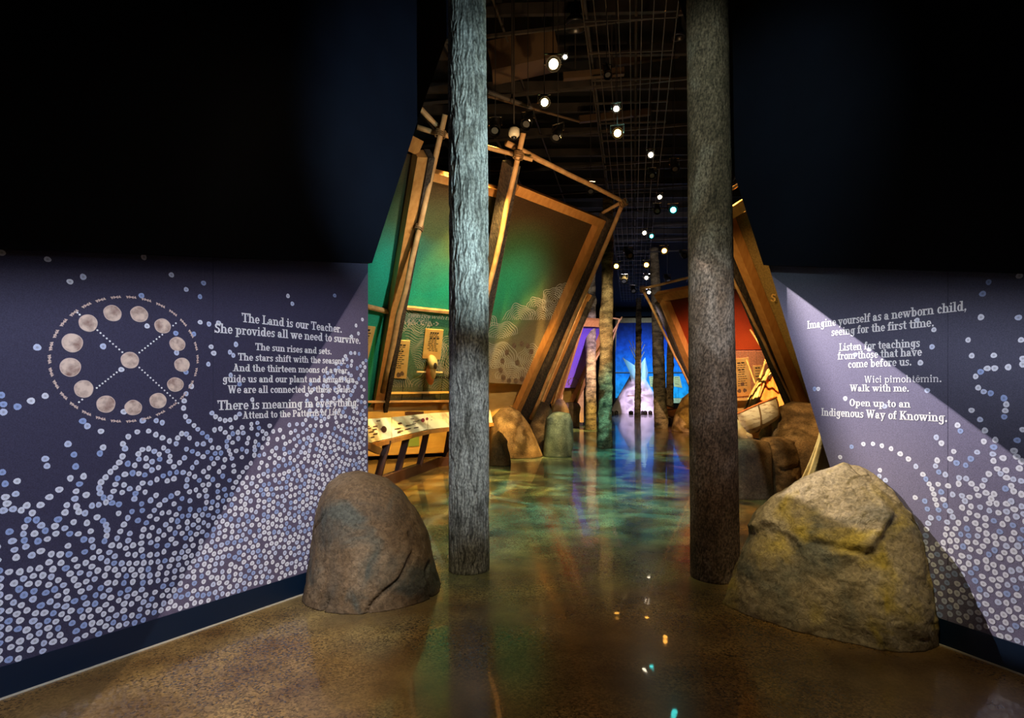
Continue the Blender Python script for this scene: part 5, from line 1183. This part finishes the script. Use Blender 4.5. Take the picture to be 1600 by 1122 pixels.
md = o.modifiers.new('solid', 'SOLIDIFY'); md.thickness = .03

# ------------------------------------------------------------------ ceiling steel, ducts, lamps
steel = thing('ceiling_grid', 'dark steel joists and hanging track under the black ceiling', 'ceiling grid', (2, 14, 7.2))
AX = .214
for k in range(17):
    y = 6.2+k*1.15+(k % 3)*.1
    part('joist', MB().beam((-6, y-.8+1.28, 8.2), (12, y+2.2-2.8+.5, 8.2), .08, .20), M_steel, steel)
for k in range(10):
    y = 7+k*1.9; part('track', MB().beam((-5, y+1.2, 7.3), (10, y-1.6, 7.3), .04, .05), M_steel, steel)
for k, x in enumerate((-3.6, -2.3, -1.2, .2, 1.0, 3.8, 5.0)):
    part('pipe', MB().tube([(x, 4.5, 7.55), (x+AX*26, 30.5, 7.5)], .035 if k % 2 else .022, 8), M_steel, steel)
tr = thing('cable_tray', 'long ladder shaped cable tray running above the path', 'cable tray', (2.4, 10, 7.0))
for k in range(9): x = .55+k*.17; part('side_rail', MB().beam((x, 6, 7.0), (x+AX*28, 34, 7.0), .014, .03), M_steel, tr)
rg_ = MB()
for k in range(35): y = 6+k*.8; x = .55+(y-6)*AX; rg_.beam((x, y, 7.0), (x+1.36, y-.1, 7.0), .02, .03)
part('rungs', rg_, M_steel, tr, kind='stuff')
for i, (a, b, ww, lab) in enumerate([(P(765, 100, 10), P(868, 78, 10), .5, 'brown air duct high behind the left tree'), (P(880, 120, 10.2), P(975, 112, 10.2), .12, 'grey flat bar below the ceiling beside the cable tray'),
                                     (P(960, 98, 11.5), P(1060, 84, 11.8), .14, 'pale flat duct edge across the cable tray'), (P(905, 187, 12.5), P(1015, 175, 12.8), .14, 'pale duct edge behind the star bright lamps')]):
    t = thing('air_duct', lab, 'duct', (a+b)/2); part('duct_body', MB().beam(a, b, .5 if ww > .3 else .10, ww), M_duct, t)
    part('hanger', MB().tube([a.lerp(b, .2), Vector((a.lerp(b, .2).x, a.y, CZ))], .012, 6), M_steel, t); part('hanger', MB().tube([a.lerp(b, .8), Vector((a.lerp(b, .8).x, a.y, CZ))], .012, 6), M_steel, t)
def ring_thing(c, r, name, lab, cat, m):
    t = thing(name, lab, cat, c); mb = MB(); n = 20
    prof = [(r, -.10), (r*1.0, -.13), (r*.85, -.13), (r*.8, -.02), (r*.45, .05), (r*.42, .22), (0.02, .24)]
    for rr, z in prof:
        for j in range(n): mb.v.append((c.x+rr*math.cos(2*PI*j/n), c.y+rr*math.sin(2*PI*j/n), c.z+z))
    for i in range(len(prof)-1):
        for j in range(n): a = i*n+j; b = i*n+(j+1) % n; mb.f.append((a, b, b+n, a+n))
    part('body', mb, m, t, smooth=True); part('stem', MB().tube([c+Vector((0, 0, .2)), Vector((c.x, c.y, CZ))], .02, 6), M_steel, t); return t
ring_thing(P(899, 30, 9.6), .20, 'ceiling_speaker', 'round dark loudspeaker hanging at the top between the trees', 'speaker', M_can)
ring_thing(P(1060, 47, 9.8), .11, 'ceiling_speaker', 'small ringed loudspeaker near the top of the right tree', 'speaker', M_can)
ds = thing('dome_sensor', 'ivory dome sensor hanging above the lashed poles', 'sensor', P(803, 210, 8.2))
c = P(803, 208, 8.2)
part('housing', MB().tube([c+Vector((0, 0, .07)), c+Vector((0, 0, .05)), c+Vector((0, 0, -.03)), c+Vector((0, 0, -.06))], [.06, .082, .08, .05], 20), M_dome, ds, smooth=True)
part('dome', MB().tube([c+Vector((0, 0, -.06)), c+Vector((0, 0, -.08)), c+Vector((0, 0, -.10))], [.045, .035, .01], 16), M_can, ds, smooth=True)
part('drop_rod', MB().tube([c+Vector((0, 0, .07)), c+Vector((0, 0, 5))][:1]+[Vector((c.x, c.y, CZ))], .012, 6), M_steel, ds)

def lamp_mesh(size, ap, glow):
    """can pointing along +Y local -> later aimed"""
    return None
GLOW = {'warm': emat('lamp_warm', (1.0, .66, .28), 22), 'star': emat('lamp_pale', (1.0, .84, .60), 18), 'gold': emat('lamp_gold', (1.0, .55, .14), 24), 'cyan': emat('lamp_cyan', (.06, .85, .80), 11), 'orange': emat('lamp_orange', (1.0, .42, .06), 13), 'off': mat('lamp_glass', (.05, .05, .05), .1)}
def spotlight(px, py, z, aim, kind, label, size=1.0, group='track spotlights under the ceiling'):
    Y = (z-EYE)*F/(HY-py); c = P(px, py, Y); t = thing('track_spotlight', label, 'spotlight', c, group)
    d = (Vector(aim)-c).normalized(); size *= 1.2; r = .075*size; L_ = .30*size
    part('can', MB().tube([c-d*L_, c-d*(L_*.93), c-d*(L_*.45), c-d*(L_*.4), c-d*.02, c], [r*.55, r*.72, r*.75, r*.95, r, r], 16, cap=False), M_can, t, smooth=True)
    part('rim', MB().tube([c-d*.012, c+d*.006], [r*1.08, r*1.08], 16, cap=False), M_chrome, t, smooth=True)
    part('back_cap', MB().tube([c-d*(L_*1.04), c-d*L_], [r*.3, r*.56], 14), M_can, t)
    part('lens', MB().tube([c-d*.02, c-d*.014], [r*.62, r*.62], 16), GLOW[kind], t)
    m_ = c-d*(L_*.45); s_ = d.cross(Vector((0, 0, 1))).normalized()
    part('yoke', MB().tube([m_+s_*r*1.15, m_+s_*r*1.2+Vector((0, 0, r*1.5)), m_-s_*r*1.2+Vector((0, 0, r*1.5)), m_-s_*r*1.15], .010*size, 6), M_chrome, t)
    part('drop_rod', MB().tube([m_+Vector((0, 0, r*1.5)), Vector((m_.x, m_.y, CZ))], .006, 5), M_deck, t)
eye = Vector((0.3, -1.0, 1.5))
for px, py, kind, lab, s_, z in [
    (865, 100, 'warm', 'large warm lamp, highest of the lit spotlights', 1.05, 5.7), (851, 160, 'warm', 'warm lamp just below and left of the highest lit spotlight', .9, 5.7),
    (963, 170, 'star', 'small white lamp just above the brightest golden spotlight', .7, 5.8), (965, 208, 'gold', 'brightest golden lamp at the centre of the ceiling', 1.0, 5.7),
    (1017, 242, 'star', 'small white lamp below right of the brightest golden spotlight', .75, 5.8), (1031, 308, 'star', 'small white lamp above left of the turquoise spotlight', .7, 5.8),
    (1052, 328, 'cyan', 'large turquoise lamp close to the right tree', 1.1, 5.6), (1007, 364, 'star', 'small white lamp left of the small pale turquoise spotlight', .8, 5.6),
    (1018, 369, 'cyan', 'small pale turquoise lamp', .8, 5.6), (1038, 392, 'orange', 'strong orange lamp right of the knotty leaning trunk top', 1.2, 5.6),
    (963, 416, 'orange', 'orange lamp right of the ringed aspen trunk', 1.2, 5.5), (1010, 414, 'orange', 'orange lamp left of the knotty leaning trunk', 1.2, 5.5),
    (1010, 434, 'star', 'white lamp, lowest of the lit spotlights but one', 1.0, 5.4), (1014, 457, 'star', 'tiny white lamp, lowest of all lit spotlights', .9, 5.2),
    (883, 89, 'star', 'small white point lamp beside the highest lit spotlight', .45, 5.9)]:
    spotlight(px, py, z, eye, kind, lab, s_)
for px, py, ax_, ay_, lab, s_, z in [
    (773, 205, -.5, 5, 'dark spotlight tilted down left beside the left tree', .9, 5.3), (822, 195, -1, 5, 'dark spotlight over the ivory dome sensor', .9, 5.4), (868, 216, -1, 6, 'unlit spotlight below the track, pointing left', .9, 5.3),
    (923, 300, 1.2, 8, 'unlit spotlight over the moon panel', .9, 5.6), (1019, 275, 2, 6, 'unlit spotlight under the small white lamps', .8, 5.8), (1027, 330, 2, 7, 'unlit spotlight left of the turquoise lamp', .9, 5.6),
    (985, 400, 5, 11, 'brown lit spotlight body right of the ringed aspen trunk', 1.3, 5.6), (1055, 265, 3, 8, 'unlit spotlight near the right tree below the vertical cable', .9, 5.8), (1070, 400, 6, 9, 'unlit spotlight beside the right tree near the strong orange lamp', 1.0, 5.6),
    (975, 440, 3, 14, 'unlit far spotlight right of the orange lamp by the aspen', 1.2, 5.4), (990, 455, 4, 14, 'unlit far spotlight above the thin trunk', 1.2, 5.4), (1045, 440, 6, 14, 'unlit far spotlight above the red panel', 1.2, 5.4), (950, 118, 2, 5, 'unlit spotlight with a red point beside the cable tray', .7, 6.0)]:
    spotlight(px, py, z, (ax_, ay_, 0.5), 'off', lab, s_)
sb = thing('track_rail', 'slim dark lighting rail between the left tree and the golden lamp', 'rail', P(830, 170, 8.8))
part('rail', MB().tube([P(762, 150, 8.6), P(905, 190, 10.0)], .02, 8), M_duct, sb); part('rail', MB().tube([P(762, 143, 8.0), P(830, 168, 8.7)], .03, 8), M_steel, sb)
part('drop_rod', MB().tube([P(800, 160, 8.5), Vector((P(800, 160, 8.5).x, 8.5, CZ))], .012, 6), M_steel, sb)
